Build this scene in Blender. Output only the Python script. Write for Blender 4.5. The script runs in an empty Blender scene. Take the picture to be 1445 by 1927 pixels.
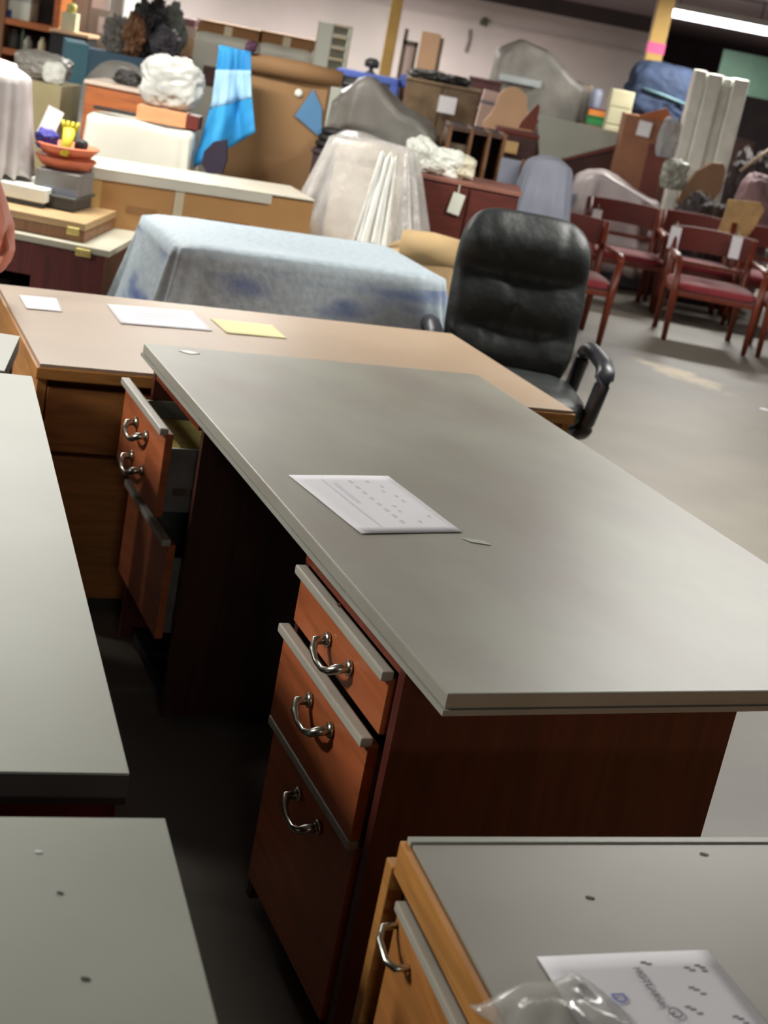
import bpy, bmesh, math, random
from mathutils import Vector, Matrix, noise
R_ = random.Random(7)
S = bpy.context.scene; C = S.collection
# ------------------------------------------------------------ camera, world, lights, exposure
PITCH, ROLL, FOC, HC = .3149, .1934, 2700., 1.543
fw = Vector((0, math.cos(PITCH), -math.sin(PITCH))); r0 = Vector((1, 0, 0)); u0 = r0.cross(fw)
RT = r0*math.cos(ROLL) + u0*math.sin(ROLL); UP = -r0*math.sin(ROLL) + u0*math.cos(ROLL)
cam = bpy.data.cameras.new('camera'); co = bpy.data.objects.new('camera', cam); C.objects.link(co)
co.matrix_world = Matrix(((RT.x, UP.x, -fw.x, 0), (RT.y, UP.y, -fw.y, 0), (RT.z, UP.z, -fw.z, HC), (0, 0, 0, 1)))
cam.sensor_fit = 'VERTICAL'; cam.sensor_height = 36; cam.lens = 36*FOC/1927
cam.dof.use_dof = True; cam.dof.focus_distance = 2.3; cam.dof.aperture_fstop = 7
cam.clip_start = .05; S.camera = co
w = bpy.data.worlds.new('world'); S.world = w; w.use_nodes = True
w.node_tree.nodes['Background'].inputs[0].default_value = (.75, .72, .8, 1)
w.node_tree.nodes['Background'].inputs[1].default_value = .0
S.view_settings.view_transform = 'Standard'; S.view_settings.look = 'None'; S.view_settings.gamma = 1
S.view_settings.exposure = 0.1
LAMP_W = 78.; LAMP_COL = (1., .975, .915)
LAMP_SPOTS = [(2.85, 18.7, 1.7, 'bright white fluorescent lamp hanging under the dark ceiling at upper right'), (2.4, 12.6, 1.5, 'fluorescent lamp above the red armchairs, out of view'), (3.4, 7.2, .6, 'fluorescent lamp above the open floor'), (1.2, -3.4, .75, 'added unseen fill lamp behind the camera'), (8.6, 24., 4.5, 'added unseen fill lamp for the dark right hand part of the hall'),  # lamps behind the camera and far right are added fill, out of view
              (-1.8, 5.9, 1.1, 'fluorescent lamp above the long carton'), (-1.6, 10.8, 1.5, 'fluorescent lamp above the tall wrapped cartons'), (-2.2, 15.6, 1.8, 'fluorescent lamp behind the tall wrapped cartons'), (-1.0, 20.5, 2.6, 'second fluorescent lamp from the pale back wall'),
              (-1.6, 25.2, 2.6, 'fluorescent lamp closest to the pale back wall'), (1.5, 5.3, 1.15, 'fluorescent lamp right of the big grey desk'), (-3.2, 1.7, 1.95, 'fluorescent lamp over the left grey tables'), (-5.6, 4.0, 1, 'fluorescent lamp near the left wall, closest to the camera'),
              (-5.6, 9., 1.2, 'fluorescent lamp near the left wall beside the bookshelf'), (-6.2, 15, 1.8, 'fluorescent lamp near the left wall, third row'), (-6.5, 21, 2.6, 'fluorescent lamp near the left wall, fourth row'), (-6.5, 25.5, 2.6, 'fluorescent lamp in the far left corner of the hall')]
def P(px, py, Y):                      # where the sight line through a picture point stands at distance Y
    d = RT*((px-722.5)/FOC) - UP*((py-963.5)/FOC) + fw
    return Vector((0, 0, HC)) + d*(Y/d.y)
def PZ(px, py, z):
    d = RT*((px-722.5)/FOC) - UP*((py-963.5)/FOC) + fw
    return Vector((0, 0, HC)) + d*((z-HC)/d.z)
# ------------------------------------------------------------ materials
def lin(c): return tuple(((v/255)/12.92 if v/255 <= .04045 else ((v/255+.055)/1.055)**2.4) for v in c)
MATS = {}
def mat(name, rgb, rough=.6, var=.12, scale=6, metal=0, wood=0, alpha=1, bump=0, spec=.5, rgb2=None, stretch=(1, 1, 1), sheen=0, coat=0):
    if name in MATS: return MATS[name]
    m = bpy.data.materials.new(name); m.use_nodes = True; N = m.node_tree.nodes; K = m.node_tree.links
    b = N['Principled BSDF']; c = lin(rgb)
    tc = N.new('ShaderNodeTexCoord'); mp = N.new('ShaderNodeMapping'); K.new(tc.outputs['Object'], mp.inputs[0])
    mp.inputs['Scale'].default_value = stretch
    if wood:
        t = N.new('ShaderNodeTexNoise'); t.inputs['Scale'].default_value = scale; t.inputs['Detail'].default_value = 6
        t.inputs['Distortion'].default_value = 1.2
        mp.inputs['Scale'].default_value = (1, 1, 9) if wood == 1 else ((1, 9, 1) if wood == 2 else (9, 9, 1))
    else:
        t = N.new('ShaderNodeTexNoise'); t.inputs['Scale'].default_value = scale; t.inputs['Detail'].default_value = 5
    K.new(mp.outputs[0], t.inputs['Vector'])
    rp = N.new('ShaderNodeValToRGB'); rp.color_ramp.elements[0].position = .3; rp.color_ramp.elements[1].position = .7
    d = lin(rgb2) if rgb2 else tuple(v*(1-var*2) for v in c)
    rp.color_ramp.elements[0].color = (*d, 1)
    rp.color_ramp.elements[1].color = (*(c if rgb2 else tuple(min(1, v*(1+var)) for v in c)), 1)
    K.new(t.outputs[0], rp.inputs[0]); K.new(rp.outputs[0], b.inputs['Base Color'])
    b.inputs['Roughness'].default_value = rough; b.inputs['Metallic'].default_value = metal
    b.inputs['Specular IOR Level'].default_value = spec; b.inputs['Alpha'].default_value = alpha
    b.inputs['Sheen Weight'].default_value = sheen; b.inputs['Coat Weight'].default_value = coat
    if bump:
        bp = N.new('ShaderNodeBump'); bp.inputs['Strength'].default_value = bump; bp.inputs['Distance'].default_value = .02
        K.new(t.outputs[0], bp.inputs['Height']); K.new(bp.outputs[0], b.inputs['Normal'])
    MATS[name] = m; return m
def emis(name, rgb, st):
    m = bpy.data.materials.new(name); m.use_nodes = True; b = m.node_tree.nodes['Principled BSDF']
    b.inputs['Base Color'].default_value = (*rgb, 1); b.inputs['Emission Color'].default_value = (*rgb, 1); b.inputs['Emission Strength'].default_value = st
    return m
gray = mat('grey_laminate', (166, 170, 156), .42, .05, 3, rgb2=(156, 158, 146))
graydirty = mat('grey_laminate_smudged', (168, 171, 156), .42, .05, 3.2, rgb2=(148, 141, 131), stretch=(1, .6, 1))
grayedge = mat('grey_edge', (158, 158, 148), .5, .05)
mahog = mat('mahogany', (84, 36, 25), .45, .2, 3, wood=3)
mahogdark = mat('dark_mahogany', (62, 28, 20), .5, .2, 3, wood=3)
cherry = mat('cherry_front', (172, 94, 54), .42, .14, 3, wood=1)
oak = mat('oak', (190, 132, 66), .5, .16, 4, wood=1)
oakfront = mat('oak_front', (176, 116, 58), .5, .16, 4, wood=1)
tanlam = mat('tan_laminate', (180, 158, 134), .42, .05, 3, rgb2=(168, 145, 121))
chrome = mat('aged_chrome', (190, 190, 176), .28, .1, 30, metal=1)
brass = mat('brass', (226, 208, 130), .3, .1, 30, metal=.6)
steel = mat('galvanised_steel', (150, 152, 145), .4, .12, 20, metal=.7)
trimstrip = mat('pull_strip', (172, 168, 155), .45, .05)
paper = mat('paper', (238, 238, 242), .7, .015)
yellowpaper = mat('yellow_paper', (232, 226, 172), .7, .02)
ink = mat('ink', (140, 145, 150), .8, .1); inkblue = mat('blue_ink', (110, 120, 190), .8, .1)
dark = mat('near_black', (30, 28, 28), .6, .2); darkgray = mat('dark_grey', (66, 64, 62), .6, .2)
leather = mat('black_leather', (28, 33, 32), .52, .2, 14, bump=.3, spec=.45)
blkplastic = mat('black_plastic', (34, 36, 42), .4, .1)
redfab = mat('red_upholstery', (138, 38, 46), .85, .1, 20, sheen=.3)
redwood = mat('red_brown_wood', (112, 46, 24), .4, .15, 4, wood=3)
redback = mat('red_brown_back', (104, 36, 24), .5, .15, 4)
cardb = mat('cardboard', (180, 134, 82), .8, .06, 3)
cardb2 = mat('dark_cardboard', (150, 108, 66), .8, .08, 3)
tape = mat('clear_tape', (206, 190, 160), .3, .04)
plastic = mat('plastic_sheet', (236, 234, 228), .22, .05, 9, alpha=.34, spec=.8, rgb2=(210, 206, 202), bump=.6)
plasticd = mat('dense_plastic_sheet', (208, 202, 200), .32, .05, 5, alpha=.88, rgb2=(176, 168, 166))
plasticg = mat('dusty_plastic_sheet', (176, 172, 164), .35, .05, 4, alpha=.85, rgb2=(132, 130, 122))
whitefoam = mat('white_foam', (238, 240, 230), .7, .04, 8, rgb2=(216, 219, 208))
beige = mat('beige_upholstery', (204, 188, 160), .85, .06, 6)
teal = mat('teal_panel', (78, 124, 140), .7, .08, 5); teald = mat('slate_teal_panel', (70, 98, 118), .7, .08, 5)
blue = mat('bright_blue_blanket', (44, 150, 206), .75, .06, 4, rgb2=(28, 118, 176))
bluepale = mat('pale_blue_band', (150, 190, 220), .75, .04, 4)
blkcloth = mat('dark_lining', (44, 36, 52), .9, .1)
navy = mat('navy_cloth', (40, 54, 80), .85, .15, 5)
lav = mat('lavender_grey_cloth', (140, 144, 158), .85, .08, 5)
yel = mat('yellow_paint', (198, 160, 84), .55, .08, 4)
peach = mat('peach_board', (222, 180, 140), .6, .05, 4)
pinkb = mat('pink_board', (214, 190, 180), .6, .05, 4)
green = mat('green_plastic', (38, 116, 60), .5, .08); orange = mat('orange_plastic', (222, 130, 60), .5, .08)
palecream = mat('cream_foam', (204, 200, 166), .75, .06, 6)
whitep = mat('white_paint', (216, 220, 206), .5, .04, 4)
bluep = mat('blue_paint', (56, 78, 150), .5, .08)
pink = mat('pink_tape', (236, 96, 150), .6, .05)
salmon = mat('salmon_ceramic', (206, 112, 78), .5, .08)
darkwood = mat('dark_wood', (84, 56, 42), .5, .2, 3, wood=3)
midwood = mat('mid_brown_wood', (130, 90, 58), .5, .18, 3, wood=3)
orwood = mat('orange_brown_wood', (170, 96, 48), .5, .16, 3, wood=1)
skin = mat('skin', (216, 136, 112), .5, .04, 8); denim = mat('denim', (44, 52, 76), .85, .1); shirt = mat('grey_shirt', (120, 122, 126), .9, .06)
hair = mat('brown_hair', (56, 38, 28), .7, .2); shoe = mat('black_shoe', (26, 25, 25), .5, .1)
greenwall = mat('green_board', (66, 92, 78), .7, .08)
pchblu = mat('crumpled_blue', (58, 54, 140), .7, .1); ylw = mat('yellow_rubber', (196, 180, 36), .6, .08)
greymetal = mat('grey_metal', (168, 168, 162), .5, .06, 5)
def blanket_mat():
    m = mat('quilted_moving_blanket', (170, 182, 190), .6, .05, 40, rgb2=(148, 161, 168), bump=.12)
    N = m.node_tree.nodes; K = m.node_tree.links; b = N['Principled BSDF']
    src = b.inputs['Base Color'].links[0].from_socket
    n2 = N.new('ShaderNodeTexNoise'); n2.inputs['Scale'].default_value = 2.6
    mp = N.new('ShaderNodeMapping'); mp.inputs['Scale'].default_value = (1, 1, 3.2); tc = N.new('ShaderNodeTexCoord')
    K.new(tc.outputs['Object'], mp.inputs[0]); K.new(mp.outputs[0], n2.inputs['Vector'])
    r = N.new('ShaderNodeValToRGB'); r.color_ramp.elements[0].position = .52; r.color_ramp.elements[1].position = .72
    K.new(n2.outputs[0], r.inputs[0]); sp = N.new('ShaderNodeSeparateXYZ'); K.new(tc.outputs['Object'], sp.inputs[0])
    lt = N.new('ShaderNodeMath'); lt.operation = 'LESS_THAN'; lt.inputs[1].default_value = .70; K.new(sp.outputs['Z'], lt.inputs[0])
    mu = N.new('ShaderNodeMath'); mu.operation = 'MULTIPLY'; K.new(r.outputs[0], mu.inputs[0]); K.new(lt.outputs[0], mu.inputs[1])
    mx = N.new('ShaderNodeMix'); mx.data_type = 'RGBA'; K.new(mu.outputs[0], mx.inputs[0]); K.new(src, mx.inputs[6]); mx.inputs[7].default_value = (*lin((82, 102, 150)), 1)
    K.new(mx.outputs[2], b.inputs['Base Color']); return m
quilt = blanket_mat()
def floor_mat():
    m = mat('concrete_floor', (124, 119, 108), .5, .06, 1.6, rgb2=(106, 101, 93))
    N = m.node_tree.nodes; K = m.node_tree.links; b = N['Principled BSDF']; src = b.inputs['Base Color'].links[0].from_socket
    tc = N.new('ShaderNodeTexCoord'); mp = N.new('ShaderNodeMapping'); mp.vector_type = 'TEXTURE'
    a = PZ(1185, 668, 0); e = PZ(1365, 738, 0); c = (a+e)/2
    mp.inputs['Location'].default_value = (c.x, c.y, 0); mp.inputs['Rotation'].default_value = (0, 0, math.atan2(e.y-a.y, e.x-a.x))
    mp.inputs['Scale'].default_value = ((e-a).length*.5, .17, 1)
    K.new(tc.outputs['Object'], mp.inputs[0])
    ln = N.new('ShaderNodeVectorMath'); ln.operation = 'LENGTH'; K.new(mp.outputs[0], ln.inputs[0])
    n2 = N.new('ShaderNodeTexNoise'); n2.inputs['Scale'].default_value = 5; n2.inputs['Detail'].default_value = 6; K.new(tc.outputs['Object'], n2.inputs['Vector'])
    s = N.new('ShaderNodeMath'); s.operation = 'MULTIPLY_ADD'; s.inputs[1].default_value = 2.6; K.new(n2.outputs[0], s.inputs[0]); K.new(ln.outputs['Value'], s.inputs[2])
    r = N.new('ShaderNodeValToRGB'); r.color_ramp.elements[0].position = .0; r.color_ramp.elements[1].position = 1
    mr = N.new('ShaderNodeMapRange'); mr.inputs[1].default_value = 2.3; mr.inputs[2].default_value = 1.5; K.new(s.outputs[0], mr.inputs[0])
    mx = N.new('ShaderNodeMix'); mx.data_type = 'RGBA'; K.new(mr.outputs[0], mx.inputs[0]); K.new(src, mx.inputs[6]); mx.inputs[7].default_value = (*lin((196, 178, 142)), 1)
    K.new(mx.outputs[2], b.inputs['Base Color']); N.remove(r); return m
# ------------------------------------------------------------ helpers
class MB:
    def __init__(s): s.b = bmesh.new()
    def box(s, x0, x1, y0, y1, z0, z1, M=None, bev=0):
        r = bmesh.ops.create_cube(s.b, size=1); vs = r['verts']
        for v in vs: v.co = Vector(((x0+x1)/2+v.co.x*(x1-x0), (y0+y1)/2+v.co.y*(y1-y0), (z0+z1)/2+v.co.z*(z1-z0)))
        if bev:
            es = list({e for v in vs for e in v.link_edges})
            rr = bmesh.ops.bevel(s.b, geom=es, offset=bev, segments=2, affect='EDGES', profile=.6); vs = list({v for f in rr['faces'] for v in f.verts})
        if M: bmesh.ops.transform(s.b, matrix=M, verts=vs)
        return s
    def tube(s, pts, r, n=10, flat=1, closed=False):
        pts = [Vector(p) for p in pts]; rings = []; L = len(pts)
        for i, p in enumerate(pts):
            a = pts[(i-1) % L] if closed else pts[max(i-1, 0)]; c = pts[(i+1) % L] if closed else pts[min(i+1, L-1)]; t = (c-a).normalized()
            k = Vector((0, 0, 1)) if abs(t.z) < .95 else Vector((1, 0, 0)); u = t.cross(k).normalized(); v = u.cross(t)
            rr = r[i] if isinstance(r, (list, tuple)) else r
            rings.append([s.b.verts.new(p+u*math.cos(2*math.pi*j/n)*rr+v*math.sin(2*math.pi*j/n)*rr*flat) for j in range(n)])
        for i in range(L if closed else L-1):
            for j in range(n): s.b.faces.new((rings[i][j], rings[i][(j+1) % n], rings[(i+1) % L][(j+1) % n], rings[(i+1) % L][j]))
        if not closed: s.b.faces.new(rings[0][::-1]); s.b.faces.new(rings[-1])
        return s
    def lathe(s, prof, n=24, c=(0, 0, 0)):
        rings = [[s.b.verts.new((c[0]+r*math.cos(2*math.pi*j/n), c[1]+r*math.sin(2*math.pi*j/n), c[2]+z)) for j in range(n)] for r, z in prof]
        for a, b in zip(rings, rings[1:]):
            for j in range(n): s.b.faces.new((a[j], a[(j+1) % n], b[(j+1) % n], b[j]))
        s.b.faces.new(rings[0][::-1]); s.b.faces.new(rings[-1]); return s
    def prism(s, poly, y0, y1):          # outline in x,z pushed from y0 to y1
        a = [s.b.verts.new((x, y0, z)) for x, z in poly]; b = [s.b.verts.new((x, y1, z)) for x, z in poly]; n = len(poly)
        s.b.faces.new(a); s.b.faces.new(b[::-1])
        for i in range(n): s.b.faces.new((a[i], b[i], b[(i+1) % n], a[(i+1) % n]))
        return s
    def slab(s, poly, z0, z1):
        a = [s.b.verts.new((x, y, z0)) for x, y in poly]; b = [s.b.verts.new((x, y, z1)) for x, y in poly]; n = len(poly)
        s.b.faces.new(a[::-1]); s.b.faces.new(b)
        for i in range(n): s.b.faces.new((a[i], a[(i+1) % n], b[(i+1) % n], b[i]))
        return s
    def cushion(s, w, d, h, c=(0, 0, 0), e=4, n=32, m=9, crown=.25, M=None, fn=None):   # softly rounded pad
        rings = []; vs = []
        for i in range(m):
            ph = -math.pi/2+math.pi*i/(m-1); cr = abs(math.cos(ph))**.35 if 0 < i < m-1 else .02; z = math.copysign(abs(math.sin(ph))**.8, math.sin(ph))*h/2
            ring = []
            for j in range(n):
                t = 2*math.pi*j/n; x = math.copysign(abs(math.cos(t))**(2/e), math.cos(t)); y = math.copysign(abs(math.sin(t))**(2/e), math.sin(t))
                p = Vector((c[0]+x*w/2*cr, c[1]+y*d/2*cr, c[2]+z))
                ring.append(s.b.verts.new(p)); vs.append(ring[-1])
            rings.append(ring)
        for a, b in zip(rings, rings[1:]):
            for j in range(n): s.b.faces.new((a[j], a[(j+1) % n], b[(j+1) % n], b[j]))
        s.b.faces.new(rings[0][::-1]); s.b.faces.new(rings[-1])
        if fn:
            for v in vs: v.co = fn(v.co)
        if M: bmesh.ops.transform(s.b, matrix=M, verts=vs)
        return s
    def build(s, name, m, parent=None, smooth=False, loc=None, rz=0, sub=0, solid=0):
        bmesh.ops.recalc_face_normals(s.b, faces=s.b.faces[:])
        me = bpy.data.meshes.new(name); s.b.to_mesh(me); s.b.free(); o = bpy.data.objects.new(name, me); C.objects.link(o)
        me.materials.append(m); o.parent = parent
        if loc is not None: o.location = loc
        o.rotation_euler.z = rz
        if smooth:
            for p in me.polygons: p.use_smooth = True
        if solid: q = o.modifiers.new('thickness', 'SOLIDIFY'); q.thickness = solid; q.offset = -1
        if sub: q = o.modifiers.new('smooth', 'SUBSURF'); q.levels = sub; q.render_levels = sub
        return o
def tag(o, label, cat, group=None, kind=None):
    o['label'] = label; o['category'] = cat
    if group: o['group'] = group
    if kind: o['kind'] = kind
    return o
def thing(name, label, cat, loc=(0, 0, 0), rz=0, group=None):
    o = bpy.data.objects.new(name, None); C.objects.link(o); o.location = loc; o.rotation_euler.z = rz; o.empty_display_size = .1
    return tag(o, label, cat, group)
def struct(name, mb, m, loc=None, rz=0):
    o = mb.build(name, m, None, loc=loc, rz=rz); o['kind'] = 'structure'; return o
def copy_tree(o, parent=None):
    c = o.copy(); C.objects.link(c); c.parent = parent
    for ch in list(o.children): copy_tree(ch, c)
    return c
def nz(p, f=3., s=0): return noise.noise(Vector((p[0]*f+s*7.3, p[1]*f-s*3.1, p[2]*f+s*1.7)))
def drape_mb(w, d, h, flare=.08, folds=9, amp=.03, seed=0, hem=.02, e=5, n=120, topamp=.01, tops=None, taper=0, lean=(0, 0)):
    """a sheet hung over something of w x d x h, flaring and folding towards the hem"""
    mb = MB(); b = mb.b; rr = random.Random(seed); ph = [rr.uniform(0, 6.28) for _ in range(4)]
    prof = [(0, 0), (.25, 0), (.5, 0), (.75, 0), (.93, 0), (1, .02)] + [(1, k) for k in (.07, .14, .22, .32, .43, .55, .68, .8, .9, 1)]
    rings = []
    for q, k in prof:
        ring = []
        for j in range(n):
            t = 2*math.pi*j/n; ct, st = math.cos(t), math.sin(t)
            x = math.copysign(abs(ct)**(2/e), ct); y = math.copysign(abs(st)**(2/e), st)
            fo = (math.sin(folds*t+ph[0]+1.5*math.sin(t*2+ph[1]))+.6*math.sin((folds*2+1)*t+ph[2]))*amp*k**.8
            gr = 1-taper*(1-k)
            X = x*(w/2*q*gr+flare*k**1.1*(1 if q == 1 else 0)) + ct*fo; Y = y*(d/2*q*gr+flare*k**1.1*(1 if q == 1 else 0)) + st*fo
            top = h+topamp*nz((X, Y, 0), 5, seed)*2 + (tops(X/w*2, Y/d*2) if tops else 0)
            Z = top*(1-k) + (hem+.02*abs(math.sin(folds*t+ph[3])))*k
            ring.append(b.verts.new((X+lean[0]*(1-k), Y+lean[1]*(1-k), Z)))
        rings.append(ring)
    for a, c in zip(rings, rings[1:]):
        for j in range(n): b.faces.new((a[j], a[(j+1) % n], c[(j+1) % n], c[j]))
    b.faces.new(rings[0]); return mb
def lump_mb(w, d, h, seed=0, amp=.12, f=2.2, ridge=.5, e=3, sub=5, base=0):
    """crumpled or wrapped bundle sitting on z=0"""
    mb = MB(); bmesh.ops.create_icosphere(mb.b, subdivisions=sub, radius=1)
    for v in mb.b.verts:
        n = v.co.normalized(); q = (abs(n.x)**e+abs(n.y)**e+abs(n.z)**e)**(-1/e); p = n*q
        k = 1+amp*nz(n, f, seed)+ridge*amp*(abs(nz(n, f*2.3, seed+4))*-2+.5)+amp*.25*nz(n, f*6, seed+9)
        p = Vector((p.x*w/2*k, p.y*d/2*k, p.z*h/2*k)); p.z = max(p.z, -h/2*.96)
        v.co = Vector((p.x, p.y, p.z+h/2*.96))
    return mb
def sheet(poly, z, th, m, name, label, cat, group=None):
    return tag(MB().slab(poly, z, z+th).build(name, m), label, cat, group)
def T(x=0, y=0, z=0): return Matrix.Translation((x, y, z))
def Rx(a): return Matrix.Rotation(a, 4, 'X')
def Ry(a): return Matrix.Rotation(a, 4, 'Y')
def Rz(a): return Matrix.Rotation(a, 4, 'Z')
# ------------------------------------------------------------ the hall
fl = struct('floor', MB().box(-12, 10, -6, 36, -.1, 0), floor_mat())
struct('ceiling', MB().box(-12, 10, -6, 36, 2.75, 2.85), mat('dark_ceiling', (128, 112, 118), .8, .1, 2))
wallm = mat('pale_wall', (214, 200, 198), .8, .04, .6, rgb2=(190, 180, 176)); darkwall = mat('dark_brown_wall', (92, 74, 82), .8, .15, 1)
struct('wall_back', MB().box(-12, 3.35, 28, 28.2, 0, 2.75), wallm)
struct('wall_corner', MB().box(3.2, 3.35, 28.2, 36, 0, 2.75), wallm)
struct('wall_far', MB().box(3.2, 10, 36, 36.2, 0, 2.75), darkwall)
struct('wall_left', MB().box(-12.2, -12, -6, 28.2, 0, 2.75), wallm)
struct('wall_right', MB().box(10, 10.2, -6, 36.2, 0, 2.75), darkwall)
struct('wall_front', MB().box(-12.2, 10.2, -6.2, -6, 0, 2.75), wallm)
struct('trim_1', MB().box(-12, 3.2, 27.9, 28, 2.48, 2.75), mat('dark_beam', (70, 60, 62), .8, .1, 2))
struct('trim_2', MB().tube([(-12, 27.93, 2.1), (3.2, 27.93, 2.1)], .02), wallm)
# lamps: the fluorescent fixtures under the ceiling
tubem = emis('lamp_tube', (1, .93, 1), 5)
def make_lamp():
    t = thing('fluorescent_lamp', 'x', 'ceiling lamp')
    MB().box(-.62, .62, -.10, .10, .0, .07).box(-.64, -.62, -.10, .10, -.09, .07).box(.62, .64, -.10, .10, -.09, .07).build('housing', mat('white_enamel', (220, 220, 215), .4, .02), t)
    MB().tube([(-.615, 0, -.045), (.615, 0, -.045)], .085, 14, .55).build('diffuser', tubem, t, True)
    for s in (-.5, .5): MB().tube([(s, 0, .07), (s, 0, .26)], .008, 6).build('hanger', darkgray, t)
    return t
lampp = make_lamp()
for i, (x, y, lw, llab) in enumerate(LAMP_SPOTS):
    o = lampp if i == 0 else copy_tree(lampp)
    o.location = (x, y, 2.49); o['group'] = 'fluorescent lamps hanging under the ceiling'
    o['label'] = llab
    L = bpy.data.lights.new('lamp_light', 'AREA'); L.shape = 'RECTANGLE'; L.size = 1.2; L.size_y = .2; L.energy = LAMP_W*lw; L.color = LAMP_COL
    lo = bpy.data.objects.new('lamp_light', L); C.objects.link(lo); lo.location = (x, y, 2.37)
# posts
def post(px, py, Y, wd, label, tape_at=None):
    p = P(px, py, Y); t = thing('support_post', label, 'post', (p.x, Y, 0))
    MB().box(-wd/2, wd/2, -wd/2, wd/2, 0, 2.75, bev=.008).build('shaft', yel, t)
    MB().box(-wd*.8, wd*.8, -wd*.8, wd*.8, 0, .012).build('base_plate', darkgray, t)
    if tape_at: MB().box(-wd*.53, wd*.53, -wd*.53, wd*.53, tape_at-.05, tape_at+.045).build('tape_band', pink, t)
    return t
post(738, 60, 15, .11, 'thin yellow post rising in front of the pale back wall, middle of the picture')
post(1240, 60, 14, .15, 'thicker yellow post with a pink tape band near the ceiling lamp', P(1232, 90, 14).z)
# ------------------------------------------------------------ main desk (double pedestal, grey top)
MD = Vector((.13, 1.75, 0)); MY = .4415
def handle(parent, x, y, z, wd=.1, m=None, ax='y', out=-.03):
    """bail pull: sweeps along y on a front that faces -x"""
    m = m or chrome; mb = MB()
    pts = [(x, y-wd/2, z), (x+out*.8, y-wd/2, z-.002), (x+out, y-wd*.38, z-.012), (x+out*1.05, y-wd*.15, z-.02), (x+out*1.05, y+wd*.15, z-.02), (x+out, y+wd*.38, z-.012), (x+out*.8, y+wd/2, z-.002), (x, y+wd/2, z)]
    mb.tube(pts, [.008, .008, .0065, .005, .005, .0065, .008, .008], 10)
    for s in (-1, 1): mb.lathe([(.004, 0), (.013, .002), (.013, .006), (.006, .009)], 14, (0, 0, 0))
    # turn the two rosettes onto the drawer front
    vs = mb.b.verts[-2*4*14:]
    for k, v in enumerate(vs):
        s = -1 if k < 4*14 else 1; c = v.co.copy(); v.co = Vector((x-c.z, y+s*wd/2+c.x, z+c.y))
    return mb.build('handle', m, parent, True)
def desk_pull(front, x, y0, y1, ztop, m):
    return MB().box(x-.014, x+.006, y0, y1, ztop-.004, ztop+.012, bev=.003).build('pull_strip', m, front)
def main_desk():
    t = thing('office_desk', 'large double pedestal desk with long grey laminate top and reddish drawers', 'desk', MD, MY)
    # local x runs across the desk, y along it
    MB().box(0, .914, 0, 1.829, .717, .74, bev=.003).build('desktop', graydirty, t)
    MB().box(-.003, .917, -.003, 1.832, .708, .7165).build('edge_band', grayedge, t)
    L0, L1 = .13, 1.70
    for y in (L0, 1.68): MB().box(.0, .60, y, y+.02, .02, .708).build('end_panel', mahog, t)
    for y in (.575, 1.27): MB().box(.01, .60, y, y+.018, .02, .708).build('inner_panel', mahogdark, t)
    MB().box(.585, .60, .15, 1.68, .2, .708).build('modesty_panel', mahogdark, t)
    for a, b in ((.15, .575), (1.288, 1.68)): MB().box(.03, .585, a, b, .02, .05).build('plinth', dark, t)
    MB().box(.002, .02, .15, .575, .692, .708).build('rail', redwood, t); MB().box(.002, .02, 1.288, 1.68, .692, .708).build('rail', redwood, t)
    fronts = [(.585, .676, 0.0), (.405, .568, -.012), (.075, .392, 0.)]
    for z0, z1, dx in fronts:
        f = MB().box(dx-.004, dx+.014, .168, .568, z0, z1, bev=.002).build('drawer_front', cherry, t)
        desk_pull(f, dx-.004, .168, .568, z1, trimstrip); handle(f, dx-.004, .355, z1-.05)
        MB().box(dx+.014, .5, .18, .19, z0+.01, z1-.02).box(dx+.014, .5, .545, .555, z0+.01, z1-.02).box(dx+.014, .5, .18, .555, z0+.01, z0+.018).build('drawer_box', steel, f)
    MB().lathe([(.002, 0), (.008, .001), (.008, .006), (.003, .008)], 14).build('lock', chrome, t, loc=(.001, .40, .684)).rotation_euler.y = -math.pi/2
    # far pedestal, its two drawers hanging open
    for z0, z1, dx, hs in ((.488, .676, -.06, (.625, .545)), (.20, .425, -.02, ())):
        f = MB().box(dx-.004, dx+.014, 1.298, 1.69, z0, z1, bev=.002).build('drawer_front', cherry, t)
        desk_pull(f, dx-.004, 1.298, 1.69, z1, trimstrip)
        for hz in hs: handle(f, dx-.004, 1.49, hz)
        bx = MB().box(dx+.014, .5, 1.31, 1.318, z0+.02, z1-.035).box(dx+.014, .5, 1.67, 1.678, z0+.02, z1-.035).box(dx+.014, .5, 1.31, 1.678, z0+.01, z0+.02)
        bx.build('drawer_box', steel, f)
        MB().box(dx+.03, .4, 1.300, 1.309, z0+.05, z0+.068).build('runner', chrome, f)
    MB().box(-.04, .14, 1.33, 1.66, .5, .58).box(.0, .12, 1.35, 1.6, .58, .62).build('hanging_rails', brass, t)
    return t
main_desk()
def ml(v, u, z=0): # desk-local to world
    c, s = math.cos(MY), math.sin(MY); return Vector((MD.x+v*c-u*s, MD.y+v*s+u*c, z))
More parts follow.
